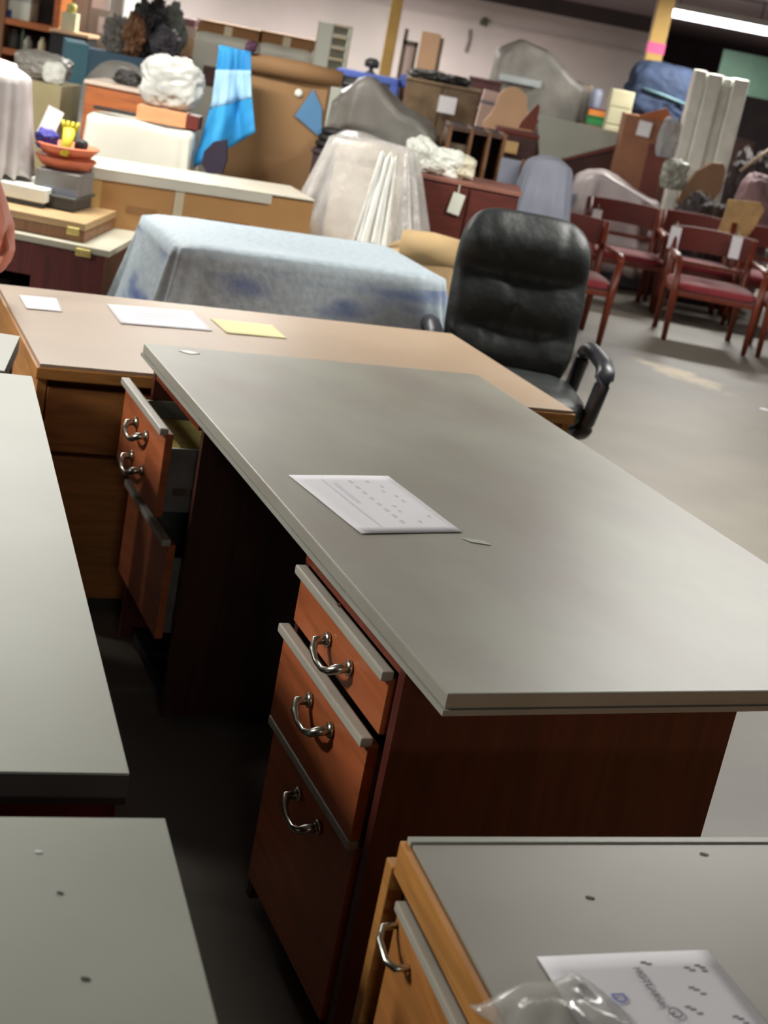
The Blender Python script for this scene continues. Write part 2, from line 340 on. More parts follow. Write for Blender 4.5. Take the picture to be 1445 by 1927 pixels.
def paper_sheet(corners, z, label, m=paper, lines=(), group=None, name='paper_sheet', curl=.0018):
    """four corners (a b c d), gently wavy sheet with printed marks on it"""
    a, b, c, d = [Vector((q[0], q[1], 0)) for q in corners]; org = a; mb = MB(); n = 10; G = []
    ev = lambda s, q: (a*(1-s)+b*s)*(1-q)+(d*(1-s)+c*s)*q
    hh = lambda s, q: z+.0012+curl*max(0, q-.55)**2*2+curl*.3*math.sin(3*s+4*q)**2
    for i in range(n+1): G.append([mb.b.verts.new((*(ev(i/n, j/n)-org).xy, hh(i/n, j/n)-z)) for j in range(n+1)])
    for i in range(n):
        for j in range(n): mb.b.faces.new((G[i][j], G[i+1][j], G[i+1][j+1], G[i][j+1]))
    o = mb.build(name, m, None, True, loc=(org.x, org.y, z), solid=.0006); o.modifiers[0].offset = 0
    tag(o, label, 'paper', group)
    for nm, mt, quads in lines:
        for (s0, q0, s1, q1) in quads:
            k = MB(); V = [k.b.verts.new((*(ev(s, q)-org).xy, hh(s, q)-z+.0006)) for s, q in ((s0, q0), (s1, q0), (s1, q1), (s0, q1))]; k.b.faces.new(V); k.build(nm.replace('marks', 'mark'), mt, o)
    return o
pq = [ml(*q) for q in ((.062, .878), (.279, .907), (.305, .612), (.098, .583))]
rr = random.Random(3)
dots = [(.62+.28*rr.random(), .1+.8*k/9, 0, 0) for k in range(9)]
dots = [(s, q, s+.03, q+.035) for s, q, _, _ in dots] + [(.51, .1+.1*k, .545, .15+.1*k) for k in range(8)]
paper_sheet(pq, .74, 'white printed sheet lying on the middle of the big grey desk', lines=[('print_marks', mat('grey_print', (212, 212, 217), .8, .03), dots), ('rule_line', mat('pale_print', (216, 218, 226), .8, .02), [(.26, .08, .275, .92), (.33, .15, .37, .5)])])
pq = [ml(*q) for q in ((.29, .585), (.30, .565), (.335, .553), (.328, .575))]
paper_sheet(pq, .74, 'tiny translucent scrap of tape beside the printed sheet on the big desk', m=mat('tape_scrap', (186, 188, 176), .4, .02), name='tape_scrap', curl=0)
tag(MB().slab([(.0, 0), (.03, -.01), (.05, .012), (.02, .02)], 0, .0015).build('paint_chip', tape, loc=ml(.075, 1.78, .74)), 'small pale chip on the far left corner of the big grey desk', 'chip')
# ------------------------------------------------------------ tan desk beyond
TD = PZ(75, 688, .655); TY = .425
def tan_desk():
    t = thing('low_desk', 'low oak desk with tan laminate top behind the far end of the big grey desk', 'desk', (TD.x, TD.y, 0), TY)
    W, D = 1.475, .875
    MB().box(0, W, 0, D, .652, .66).build('desktop', tanlam, t)
    MB().box(-.008, W+.006, -.006, D+.006, .622, .6515, bev=.003).build('edge_band', oak, t)
    MB().box(.0, .022, .01, D, .0, .622).build('end_panel', oak, t); MB().box(W-.022, W, .01, D, .0, .622).build('end_panel', oak, t)
    MB().box(.022, W-.022, D-.03, D-.01, .1, .622).build('back_panel', oakfront, t)
    MB().box(.46, .48, .02, D-.03, .02, .60).build('inner_panel', oakfront, t)
    for z0, z1 in ((.44, .602), (.05, .428)):
        f = MB().box(.026, .462, .004, .022, z0, z1, bev=.002).build('drawer_front', oakfront, t)
    MB().box(.48, W-.022, .02, .04, .56, .615).build('apron', oakfront, t)
tan_desk()
paper_sheet([PZ(*q, .66) for q in ((35, 556), (106, 562), (118, 588), (50, 582))], .66, 'small white note near the left corner of the tan desk')
paper_sheet([PZ(*q, .66) for q in ((200, 573), (362, 587), (400, 624), (228, 610))], .66, 'white letter sheet between the small note and the yellow sheet', lines=[('print_marks', mat('grey_print2', (220, 220, 228), .8, .02), [(.2, .2+.15*k, .85, .25+.15*k) for k in range(4)])])
paper_sheet([PZ(*q, .66) for q in ((395, 600), (512, 613), (540, 638), (427, 628))], .66, 'pale yellow sheet on the tan desk', m=yellowpaper)
# ------------------------------------------------------------ grey tables at left
def gray_table(corner, yaw, W, D, label, body=mahog, h=.74, zt=.035):
    t = thing('work_table', label, 'table', (corner[0], corner[1], 0), yaw)   # corner = near right; goes left (-x) and away (+y)
    MB().box(-W, 0, 0, D, h-.003, h).build('tabletop', gray, t)
    MB().box(-W, .0, -.0015, D, h-zt-.004, h-.0035).build('edge_band', darkgray, t)
    for y in (.008, D-.03): MB().box(-W+.02, -.008, y, y+.022, .0, h-zt-.004).build('end_panel', body, t)
    MB().box(-W+.03, -W+.05, .03, D-.03, .15, h-zt-.004).build('back_panel', mahogdark, t)
    for k, y in enumerate((.031, D*.62)):
        MB().box(-.5, -.06, y, y+D*.3, .05, h-zt-.006).build('pedestal', mahogdark, t)
    return t
g1 = PZ(243, 1455, .74); g1b = PZ(60, 708, .74)
gray_table(g1, math.atan2(-(g1b-g1).x, (g1b-g1).y), .8, (g1b-g1).length, 'grey topped table at the left edge with a dark red body', mat('deep_red_wood', (104, 26, 26), .5, .15, 3, wood=3))
g2 = PZ(310, 1540, .74); gy = .345
g2n = g2 - Vector((-math.sin(gy), math.cos(gy), 0))*.98
gray_table(g2n, gy, .8, .98, 'grey topped table in the lower left corner with specks on it')
g3 = PZ(8, 698, .74)
gray_table(g3, .2, .55, .33, 'short grey topped table by the left edge beside the tan desk', h=.74)
g4 = thing('wooden_chair', 'reddish wooden chair squeezed between the short grey table and the tan desk', 'chair', (P(20, 690, 3.55).x-.26, 3.50, 0), .3)
for x in (-.16, .16):
    for y in (-.16, .16): MB().tube([(x, y, 0), (x*.95, y*.95, 44/100 if y < 0 else .60)], .016, 8).build('leg', redwood, g4, True)
MB().cushion(.36, .36, .05, (0, 0, .45)).build('seat', redfab, g4, True); MB().box(-.17, .17, .14, .165, .5, .6, bev=.008).build('backrest', redwood, g4)
for q, (px, py, sc, m, lab) in enumerate([(113, 1681, .0035, darkgray, 'small dark speck, the upper dark one on the lower left table'), (160, 1843, .0045, darkgray, 'dark crumb, the lower one on the lower left table'), (72, 1604, .004, paper, 'tiny white flake on the lower left table')]):
    p = PZ(px, py, .74)
    tag(lump_mb(sc*1.8, sc, .0012, q+3, .3, sub=2).build('speck', m, loc=(p.x, p.y, .7401)), lab, 'speck')
# ------------------------------------------------------------ near oak desk at lower right
ND = PZ(760, 1577, .74); NY = .352
def near_desk():
    t = thing('oak_desk', 'oak sided desk with grey top in the lower right corner', 'desk', (ND.x, ND.y, 0), NY)
    W, D = 1.5, .74
    MB().box(0.006, W, -D, -.013, .716, .7401, bev=.001).build('desktop', mat('grey_laminate_taupe', (160, 158, 146), .42, .05, 4, rgb2=(148, 143, 132)), t)
    MB().box(0.004, W, -.011, 0, .712, .742, bev=.001).build('edge_strip', gray, t)
    MB().box(-.004, .005, -D, 0, .696, .737, bev=.002).build('apron', oak, t)
    MB().box(0.02, W, .001, .02, .0, .70).build('back_panel', oak, t)
    MB().box(-.006, .0195, .001, .022, .0, .702, bev=.002).build('end_stile', oak, t)
    for z0, z1 in ((.52, .682), (.33, .506), (.05, .316)):
        f = MB().box(-.008, .008, -D+.03, -.042, z0, z1, bev=.002).build('drawer_front', oakfront, t)
        MB().box(-.013, .0, -D+.03, -.042, z1-.003, z1+.008, bev=.002).build('pull_strip', trimstrip, f)
    MB().box(.03, W-.03, -D, -D+.02, .05, .711).build('end_panel', oakfront, t)
    MB().box(.012, .02, -.1, .0, .05, .70).build('recess_panel', mahogdark, t)
    MB().tube([(-.006, -.05, .665), (-.024, -.05, .663), (-.03, -.062, .656), (-.03, -.09, .650), (-.024, -.102, .65), (-.006, -.102, .65)], .004, 8).build('handle', chrome, t, True)
    return t
near_desk()
np_ = [PZ(*q, .74) for q in ((1010, 1803), (1330, 1790))]; d0 = (np_[1]-np_[0]); dn = Vector((d0.y, -d0.x, 0)).normalized()
L_ = 0.279*(d0.length/.2159); np_ += [np_[1]+dn*L_, np_[0]+dn*L_]
marks = [(a, b, a+.035, b+.012) for a, b in ((.78, .10), (.80, .118), (.85, .09), (.87, .105), (.87, .125), (.55, .06), (.575, .07), (.72, .22), (.74, .235), (.76, .26), (.62, .33), (.64, .345), (.66, .37), (.84, .40), (.86, .415), (.87, .44), (.88, .46), (.72, .56), (.74, .575))]
sh = paper_sheet(np_, .7402, 'white auction notice sheet half under clear plastic on the oak desk', lines=[('print_marks', ink, marks)], curl=.002)
def text_on(parent, body, s, q, size, m, rot, name='lettering'):
    cu = bpy.data.curves.new(name, 'FONT'); cu.body = body; cu.size = size; cu.extrude = .0002; cu.align_x = 'CENTER'; cu.align_y = 'CENTER'
    o = bpy.data.objects.new(name, cu); C.objects.link(o); dg = bpy.context.evaluated_depsgraph_get(); me = bpy.data.meshes.new_from_object(o.evaluated_get(dg))
    bpy.data.objects.remove(o); o = bpy.data.objects.new(name, me); C.objects.link(o); me.materials.clear(); me.materials.append(m)
    o.parent = parent; a, b, c, d = [Vector((k.x, k.y, 0)) for k in np_]; p = (a*(1-s)+b*s)*(1-q)+(d*(1-s)+c*s)*q-a
    o.location = (p.x, p.y, .0035); o.rotation_euler.z = rot; return o
base = math.atan2(d0.y, d0.x)
text_on(sh, 'HOTLAR &', .498, .215, .0118, ink, base-math.pi/2)
text_on(sh, 'O', .534, .372, .02, ink, base-math.pi/2)
text_on(sh, 'D', .29, .273, .02, inkblue, base-math.pi/2)
pb = PZ(1090, 1915, .7402)
bgm = MB(); n = 22; G = []
for i in range(n+1):
    row = []
    for j in range(n+1):
        u, v = i/n*2-1, j/n*2-1; r = max(abs(u), abs(v)); hgt = .002+.026*max(0, 1-r**2.2)*(.55+.9*abs(nz((u*.8+v*.5, v*.7, 0), 2.2, 6)))+.012*max(0, 1-r)*abs(nz((u, v*2, 0), 4, 9))
        row.append(bgm.b.verts.new((u*.062*(1+.25*nz((u, v, 0), 1.7, 3)), v*.07*(1+.25*nz((u, v, 1), 1.7, 5)), hgt)))
    G.append(row)
for i in range(n):
    for j in range(n): bgm.b.faces.new((G[i][j], G[i+1][j], G[i+1][j+1], G[i][j+1]))
tag(bgm.build('plastic_bag', mat('clear_bag', (206, 206, 198), .12, .03, alpha=.38, spec=.9), None, True, loc=(pb.x-.008, pb.y-.03, .7435), rz=.7, solid=.0006), 'crumpled clear plastic bag lying over the notice sheet on the oak desk', 'plastic bag')
for px, py, s in ((1110, 1690, 1), (1325, 1608, 2)):
    p = PZ(px, py, .74); tag(lump_mb(.010, .006, .0008, s, .3, sub=2).build('smudge', darkgray, loc=(p.x, p.y, .7402)), 'dark smudge on the oak desk top, %s one' % ('left' if s == 1 else 'right'), 'smudge')
# ------------------------------------------------------------ black office chair
def office_chair():
    c = P(990, 560, 5.0); t = thing('office_chair', 'black leather high back office chair behind the tan desk', 'office chair', (c.x-.02, 5.12, 0), .10)
    def f(v):   # pad lies in x,z with its front to -y
        u = v.z; return v
    tilt = T(0, .06, .73)@Rx(-.16)
    def pad(v):
        x, y, z = v.x/.245, v.y, v.z/.325
        b = 0
        if y < 0:
            b -= .030*math.exp(-((z-.62)/.22)**2)*(1-x*x*.5)
            b += .030*math.exp(-((z-.30)/.07)**2)*(1-abs(x)**3*.6)
            b -= .018*math.exp(-((z+.02)/.2)**2)
            b += .018*math.exp(-((z+.28)/.06)**2)*(1-abs(x)**3)
            b -= .020*math.exp(-((z+.58)/.2)**2)
            b += .006*nz((x, 0, z), 3.5, 2)+.004*nz((x*2.5, 0, z), 3, 5)
        return Vector((v.x*(1-.10*max(0, -z)**2), y+b+.05*(x*x)*-.6, v.z))
    mb = MB(); n = 44; rows = []
    SL = [.01, .1, .2, .3, .4, .5, .6, .7, .78, .85, .91, .95, .98, 1.]
    for sgn, ss in ((-1, SL), (1, SL[-2::-1])):
        for sv in ss:
            row = []
            for j in range(n*2):
                a = 2*math.pi*j/(n*2); e = 4.2
                x = math.copysign(abs(math.cos(a))**(2/e), math.cos(a)); z = math.copysign(abs(math.sin(a))**(2/e), math.sin(a))
                row.append(mb.b.verts.new(pad(Vector((x*.245*sv, sgn*.062*(1-sv**5)**.45, z*.325*sv)))))
            rows.append(row)
    for a, b in zip(rows, rows[1:]):
        for j in range(n*2): mb.b.faces.new((a[j], a[(j+1) % (n*2)], b[(j+1) % (n*2)], b[j]))
    mb.b.faces.new(rows[0]); mb.b.faces.new(rows[-1][::-1])
    bmesh.ops.transform(mb.b, matrix=tilt, verts=mb.b.verts[:])
    mb.build('backrest', leather, t, True, sub=1)
    MB().box(-.12, .12, .03, .055, -.24, .16, M=T(0, .07, .72)@Rx(-.16), bev=.01).build('back_shell', blkplastic, t)
    MB().cushion(.52, .50, .12, (0, -.2, .46), e=4).build('seat', leather, t, True)
    MB().box(-.2, .2, -.4, .02, .385, .405, bev=.008).build('seat_pan', blkplastic, t)
    for s in (-1, 1):
        path = [(s*.24, -.0, .40), (s*.305, -.02, .40), (s*.325, -.04, .43), (s*.33, -.06, .56), (s*.32, -.08, .635), (s*.318, -.2, .655), (s*.318, -.34, .65), (s*.32, -.40, .62), (s*.32, -.42, .5), (s*.31, -.38, .41), (s*.25, -.34, .40)]
        path = []
        for k in range(28):
            a = math.pi*2*k/28; e = 5; yy = math.copysign(abs(math.cos(a))**(2/e), math.cos(a)); zz = math.copysign(abs(math.sin(a))**(2/e), math.sin(a))
            path.append((s*(.275+.02*zz), -.16+yy*.20, .505+zz*.125))
        MB().tube(path, .033, 10, .8, closed=True).build('armrest', blkplastic, t, True)
        MB().box(min(s*.2, s*.27), max(s*.2, s*.27), -.26, -.1, .383, .4, bev=.003).build('arm_bracket', blkplastic, t)
    MB().lathe([(.03, .12), (.03, .25), (.018, .25), (.018, .385)], 16, (0, -.18, 0)).build('gas_column', dark, t, True)
    for k in range(5):
        a = k*2*math.pi/5+.3; c_, s_ = math.cos(a), math.sin(a)
        MB().tube([(0, -.18, .12), (c_*.15, -.18+s_*.15, .11), (c_*.29, -.18+s_*.29, .075)], [.03, .024, .016], 8).build('base_leg', blkplastic, t, True)
        MB().tube([(c_*.29-s_*.02, -.18+s_*.29+c_*.02, .03), (c_*.29+s_*.02, -.18+s_*.29-c_*.02, .03)], .03, 14).build('caster', dark, t, True)
office_chair()
# ------------------------------------------------------------ moving blanket over a table
BL = PZ(330, 458, .75); BR = PZ(850, 525, .75); BF = PZ(755, 470, .75)
ba = math.atan2(BR.y-BL.y, BR.x-BL.x); bw = (BR-BL).length; bd = .66
bc = (BL+BR)/2+Vector((-math.sin(ba), math.cos(ba), 0))*bd/2
tb = thing('covered_table', 'table hidden under the grey blue quilted moving blanket', 'table', (bc.x, bc.y, 0), ba)
MB().box(-bw/2+.03, bw/2-.03, -bd/2+.03, bd/2-.03, .69, .722).build('tabletop', midwood, tb)
for x in (-1, 1):
    for y in (-1, 1): MB().box(x*(bw/2-.06)-.025, x*(bw/2-.06)+.025, y*(bd/2-.06)-.025, y*(bd/2-.06)+.025, 0, .69).build('leg', midwood, tb)
tag(drape_mb(bw, bd, .75, .16, 7, .028, 5, .04, e=14, topamp=.003).build('moving_blanket', quilt, None, True, loc=(bc.x, bc.y, 0), rz=ba, solid=.004), 'grey blue quilted moving blanket draped over the table behind the tan desk', 'blanket')
# ------------------------------------------------------------ red armchairs with white tags
def armchair():
    t = thing('armchair', 'x', 'chair')
    MB().cushion(.53, .50, .085, (0, 0, .415), e=5).build('seat', redfab, t, True)
    MB().box(-.25, .25, -.23, .23, .345, .385, bev=.005).build('seat_frame', redwood, t)
    for s in (-1, 1):
        MB().tube([(s*.25, -.22, 0), (s*.255, -.225, .35), (s*.27, -.22, .6)], [.016, .024, .02], 10).build('leg', redwood, t, True)
        MB().tube([(s*.24, .27, 0), (s*.24, .22, .38), (s*.25, .27, .8)], [.018, .024, .018], 10).build('leg', redwood, t, True)
        MB().tube([(s*.27, -.235, .6), (s*.275, -.1, .63), (s*.27, .1, .63), (s*.25, .25, .64)], [.022, .03, .026, .018], 10, .6).build('arm', redwood, t, True)
    mb = MB(); n = 16; rows = []
    for i in range(n+1):
        x = -.27+.54*i/n; y = .27-.0+.055*(1-(x/.27)**2)
        rows.append([mb.b.verts.new((x, y+dy, z+.01*(1-(x/.27)**2))) for dy, z in ((0, .62), (0, .80), (.03, .80), (.03, .62))])
    for a, b in zip(rows, rows[1:]):
        for j in range(4): mb.b.faces.new((a[j], a[(j+1) % 4], b[(j+1) % 4], b[j]))
    mb.b.faces.new(rows[0]); mb.b.faces.new(rows[-1][::-1])
    mb.build('backrest', redback, t)
    MB().box(-.24, .24, .285, .30, .52, .55).build('back_rail', redwood, t)
    return t
ac = armchair()
chairs = [((.80, 8.98), .12, 'red armchair half hidden behind the black office chair'),
          ((1.86, 9.72), .02, 'red armchair in the front row with a white tag on its left corner'),
          ((2.52, 9.75), -.05, 'red armchair at the right edge of the picture'),
          ((1.36, 10.75), .1, 'red armchair in the second row below the plastic covered pile'),
          ((1.92, 10.9), 0, 'red armchair in the second row behind the front row one'),
          ((2.52, 10.95), 0, 'red armchair in the second row toward the right edge'),
  ]
for i, ((x, y), rz, lab) in enumerate(chairs):
    o = ac if i == 0 else copy_tree(ac); o.location = (x, y, 0); o.rotation_euler.z = rz; o.scale = (1.08, 1, .88); o['label'] = lab; o['group'] = 'red armchairs on the open floor'
tagbase = None
for i, (px, py, Y, lab) in enumerate([(1121, 413, 10.98, 'white tag, leftmost of those on the red chairs'), (1231, 427, 11.12, 'white tag, second from left on the red chairs'), (1269, 448, 9.96, 'white tag on the left corner of the front row chair'),
                                      (1384, 466, 9.96, 'white tag at the right, under the tan torn cloth')]):
    p = P(px, py, Y)
    if tagbase is None:
        tagbase = tag(MB().box(-.036, .036, -.003, .003, -.075, .075, bev=.001).build('price_tag', paper), lab, 'tag')
        MB().tube([(0, 0, .07), (0, .004, .10), (0, .02, .11)], .002, 6).build('string', whitefoam, tagbase); o = tagbase
    else: o = copy_tree(tagbase)
    o.location = p; o['label'] = lab; o['group'] = 'white tags hanging on the red chairs'
# ------------------------------------------------------------ generic builders for the warehouse pile
def spot(pl, pr, pt, Y):
    p = P((pl+pr)/2, pt, Y); return p.x, p.z, (pr-pl)/FOC*Y*1.0
def cabinet(name, label, cat, pl, pr, pt, Y, d=.5, m=darkwood, z0=0, rz=0, doors=2, topm=None, drawers=0, knob=brass, frontm=None):
    x, z, wd = spot(pl, pr, pt, Y); t = thing(name, label, cat, (x, Y, z0), rz); h = z-z0
    MB().box(-wd/2, wd/2, .012, d, 0, h-.02).build('body', m, t)
    MB().box(-wd/2-.01, wd/2+.01, 0, d+.01, h-.0195, h, bev=.003).build('top', topm or m, t)
    fm = frontm or m
    for k in range(doors):
        a = -wd/2+wd*k/doors+.006; b = a+wd/doors-.012; f = MB().box(a, b, 0, .011, .06, h-.03, bev=.002).build('door', fm, t)
        MB().lathe([(.004, 0), (.012, .012), (.003, .02)], 10).build('knob', knob, f, loc=((b-.03) if k % 2 == 0 else (a+.03), -.001, h*.55)).rotation_euler.x = math.pi/2
    for k in range(drawers):
        a = .03+(h-.06)*k/drawers; f = MB().box(-wd/2+.01, wd/2-.01, 0, .011, a+.004, a+(h-.06)/drawers-.004, bev=.002).build('drawer', fm, t)
        MB().lathe([(.004, 0), (.012, .012), (.003, .02)], 10).build('knob', knob, f, loc=(0, -.001, a+(h-.06)/drawers/2)).rotation_euler.x = math.pi/2
    return t, x, z, wd
def carton(name, label, x, Y, z0, wd, d, h, m=cardb, rz=0, seam=True, openflaps=False, group=None):
    t = thing(name, label, 'box', (x, Y, z0), rz, group)
    MB().box(-wd/2, wd/2, 0, d, 0, h, bev=.004).build('body', m, t)
    if seam: MB().box(-.025, .025, -.002, d+.002, h-.06, h+.002).build('tape', tape, t)
    if openflaps:
        MB().box(-wd/2, wd/2, -.004, .0, 0, .14, M=T(0, 0, h)@Rx(.5)).build('flap', m, t)
        MB().box(-.004, .0, 0, d, 0, .12, M=T(-wd/2, 0, h)@Ry(-.5)).build('flap', m, t)
    return t
def wrapped(name, label, cat, pl, pr, pt, pb, Y, d, seed, m=plasticd, z0=None, amp=.14, e=3, rz=0, ridge=.6, f=2):
    x, z, wd = spot(pl, pr, pt, Y); zb = P((pl+pr)/2, pb, Y).z if z0 is None else z0
    o = lump_mb(wd*1.02, d, (z-zb)*1.02, seed, amp, f, ridge, e).build(name, m, None, True, loc=(x, Y+d/2, zb), rz=rz)
    return tag(o, label, cat)
# --- left foreground clutter on the low mahogany cabinet
xr = P(222, 468, 5.5).x
t = thing('low_cabinet', 'low mahogany cabinet with grey top and dark open bay beside the moving blanket', 'cabinet', (xr-.03, 5.5, 0), 0)
MB().box(-1.2, 0, 0, .64, .55, .575, bev=.003).build('top', mat('light_grey_top', (172, 168, 150), .5, .05), t)
MB().box(-1.18, -.02, .02, .04, .42, .55).box(-1.18, -.98, .02, .04, .0, .42).box(-.3, -.02, .02, .04, 0, .42).box(-1.18, -.02, .02, .04, 0, .06).build('front', mat('dark_red_wood', (88, 30, 26), .5, .2, 3, wood=3), t)
MB().box(-.04, -.02, .04, .62, 0, .55).box(-1.18, -1.16, .04, .62, 0, .55).box(-1.16, -.04, .60, .62, 0, .55).build('side_panels', mahogdark, t)
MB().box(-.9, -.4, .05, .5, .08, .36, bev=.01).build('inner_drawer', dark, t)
for dx in (-.10,): MB().box(dx-.03, dx+.03, -.012, .004, .535, .565, bev=.004).build('clasp', brass, t)
p = P(80, 398, 5.62)
t = thing('wooden_case', 'flat tan wooden case with a brass clasp on the low mahogany cabinet', 'case', (P(165, 430, 5.6).x, 5.56, .575), 0)
MB().box(-.95, 0, 0, .55, 0, .043, bev=.004).build('lower_half', midwood, t); MB().box(-.95, 0, 0, .55, .045, .075, bev=.004).build('lid', mat('tan_wood', (176, 146, 106), .5, .1, 4, wood=1), t)
MB().box(-.07, -.02, -.008, 0, .025, .055, bev=.003).build('clasp', brass, t)
zc = .651
xx = P(88, 372, 5.75).x
t = thing('white_board', 'thick white slab lying on the wooden case under the plastic wrapped bundle', 'board', (xx, 5.72, zc), -.05)
MB().box(-.6, 0, 0, .34, .02, .075, bev=.006).build('slab', whitefoam, t); MB().box(-.59, -.01, .01, .33, 0, .0195).build('base', darkgray, t)
x, z, wd = spot(-75, 74, 112, 5.9)
t = tag(drape_mb(wd*.92, .32, z-zc-.075, .02, 7, .02, 12, .0, e=2.6, topamp=.012, tops=lambda a, b: -.07*min(1.4, a*a+b*b), taper=.12).build('wrapped_bundle', plasticd, None, True, loc=(x-.005, 5.9, zc+.078), solid=.003), 'tall white plastic wrapped bundle cut by the left edge', 'bundle')
inner = MB().cushion(wd*.55, .24, .44, (0, 0, .23), e=3).build('padded_filling', mat('pale_pink_padding', (214, 196, 194), .8, .04), t, True)
xg = P(112, 390, 5.95).x
t = thing('metal_tray_box', 'dark grey metal box under the light grey box on the wooden case', 'box', (xg, 5.78, zc), -.06)
MB().box(-.09, .10, 0, .24, 0, .045, bev=.004).build('body', darkgray, t); MB().box(-.1, .11, -.01, .25, .0455, .055, bev=.002).build('lid', mat('slate', (78, 80, 76), .5, .1), t)
t = thing('grey_box', 'light grey box carrying the salmon coloured bowls', 'box', (xg+.015, 5.80, zc+.055), -.06)
MB().box(-.09, .09, 0, .2, 0, .09, bev=.004).build('body', mat('mottled_grey', (132, 130, 128), .6, .15, 8), t); MB().box(-.05, .09, -.003, .0, .0, .03).build('label_strip', lav, t)
zb = zc+.145
for k, (dz, r) in enumerate(((0, .125), (.05, .13))):
    o = MB().lathe([(.05, 0), (r*.75, .008), (r, .045), (r-.006, .05), (r*.72, .02), (.04, .014)], 40).build('salmon_bowl', salmon, None, True, loc=(xg+.01, 5.93, zb+dz), rz=0)
    tag(o, 'salmon coloured wide bowl, %s one of the two stacked' % ('lower' if k == 0 else 'upper'), 'bowl', 'salmon bowls stacked on the grey box')
zb2 = zb+.066
tag(lump_mb(.08, .08, .075, 31, .3).build('blue_cloth', pchblu, None, True, loc=(xg-.065, 5.89, zb2+.006)), 'crumpled blue cloth in the upper salmon bowl', 'cloth')
t = thing('rubber_glove', 'yellow rubber glove hanging out of the upper salmon bowl', 'glove', (xg+.03, 5.86, zb2+.02))
MB().tube([(0, -.05, -.02), (.003, -.03, .03), (0, 0, .08)], [.016, .022, .026], 12, .6).build('palm', ylw, t, True)
for k in range(4): MB().tube([(-.022+.015*k, 0, .075), (-.034+.022*k, .004, .112)], [.009, .007], 8).build('finger', ylw, t, True)
tag(lump_mb(.05, .05, .055, 33, .12).build('black_ball', dark, None, True, loc=(xg+.075, 5.89, zb2+.012)), 'round black ball beside the yellow glove', 'cap')
t = MB().box(-.035, .035, -.002, .002, 0, .12, M=Ry(.3)@Rx(-.1)).build('leaning_card', paper, loc=(P(82, 235, 6.05).x, 6.08, zb+.1)); tag(t, 'small white card standing behind the blue cloth', 'card')
# --- behind them
x, z, wd = spot(-10, 116, 150, 8.0)
carton('cardboard_box', 'beige cardboard box left of the teal cabinet', x, 8.0, 0, wd, .4, z, mat('beige_card', (176, 164, 124), .8, .05))
wrapped('wrapped_roll', 'grey plastic wrapped roll lying on the beige cardboard box', 'bundle', 20, 118, 98, 152, 8.05, .3, 41, plasticg, z0=z)
wrapped('white_wad', 'white wadded packing left of the teal cabinet edge', 'packing', 80, 118, 118, 150, 7.98, .1, 44, whitefoam, z0=z)
# bookshelf with its goods
xs = P(108, 60, 10.3).x
t = thing('bookshelf', 'brown wooden shelf unit at the upper left corner', 'shelf', (xs, 10.3, 0), 0); SH = 2.1
for x_ in (-1.5, -.42, -.04): MB().box(x_, x_+.045, 0, .4, 0, SH).build('upright', orwood if x_ > -.1 else midwood, t)
zs = [P(50, 38, 10.3).z-.02, P(50, 95, 10.3).z-.02]
for zz in (.1, .6, zs[1], zs[0], 1.98): MB().box(-1.5, 0, .005, .4, zz-.03, zz+.012).build('shelf', orwood, t)
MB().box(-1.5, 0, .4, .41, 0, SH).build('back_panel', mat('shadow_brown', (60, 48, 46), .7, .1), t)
shelfstuff = [('white_folder_box', whitep, -.30, .16, .15, zs[0], 'white box on the upper shelf, right side'), ('blue_tin', bluep, -.36, .05, .07, zs[0], 'small blue tin on the upper shelf'), ('grey_box', greymetal, -.42-.16, .12, .2, zs[0], 'pale grey box on the upper shelf at the picture corner'),
              ('glass_jar', plasticg, -.22, .06, .1, zs[1], 'grey jar on the lower shelf, nearest the upright'), ('dark_tin', darkgray, -.32, .08, .13, zs[1], 'dark tin on the lower shelf'), ('green_bottle', mat('green_glass', (70, 92, 66), .3, .1), -.26, .03, .16, zs[1], 'green bottle on the lower shelf'), ('cream_jar', palecream, -.12, .05, .11, zs[1], 'cream jar on the lower shelf near its right end')]
for nm, m, dx, wd, h, zz, lab in shelfstuff:
    if 'jar' in nm or 'bottle' in nm or 'tin' in nm:
        r = wd/2; o = MB().lathe([(r*.9, 0), (r, .01), (r, h*.7), (r*.55, h*.82), (r*.55, h)], 20).build(nm, m, None, True, loc=(xs+dx, 10.38, zz+.0125))
    else: o = MB().box(-wd/2, wd/2, 0, .2, 0, h, bev=.004).build(nm, m, None, loc=(xs+dx, 10.36, zz+.0125)); MB().box(-wd/2-.003, wd/2+.003, -.003, .203, h*.8, h+.002, bev=.001).build('lid', whitep if m is not whitep else greymetal, o)
    tag(o, lab, nm.split('_')[-1])
# grey metal cabinet with two papers
t, x, z, wd = cabinet('metal_cabinet', 'grey metal cabinet with two white papers, above the teal cabinet', 'cabinet', 112, 235, -30, 10.6, .5, greymetal, doors=2)
MB().box(-wd/2-.0, -wd/2+.05, -.012, 0, .2, z).build('edge_trim', whitep, t)
for px, py, lab in ((191, 2, 'upper'), (201, 49, 'lower')):
    q = P(px, py, 10.58); tag(MB().box(-.062, .062, -.002, .002, -.055, .055).build('notice', paper, loc=(q.x, 10.575, q.z)), 'white paper stuck on the grey metal cabinet, %s one' % lab, 'paper')
q = P(143, 60, 10.2)
t = thing('wall_plank_table', 'narrow pale topped table left behind the teal cabinet', 'table', (q.x, 10.0, 0), 0); MB().box(-.13, .14, 0, .3, q.z-.02, q.z, bev=.003).build('top', peach, t); MB().box(-.12, .13, .02, .28, 0, q.z-.02).build('body', dark, t)
carton('small_carton', 'small cream carton with a yellow lid on the narrow pale topped table', q.x-.02, 10.05, q.z, .1, .1, .12, palecream, seam=False)
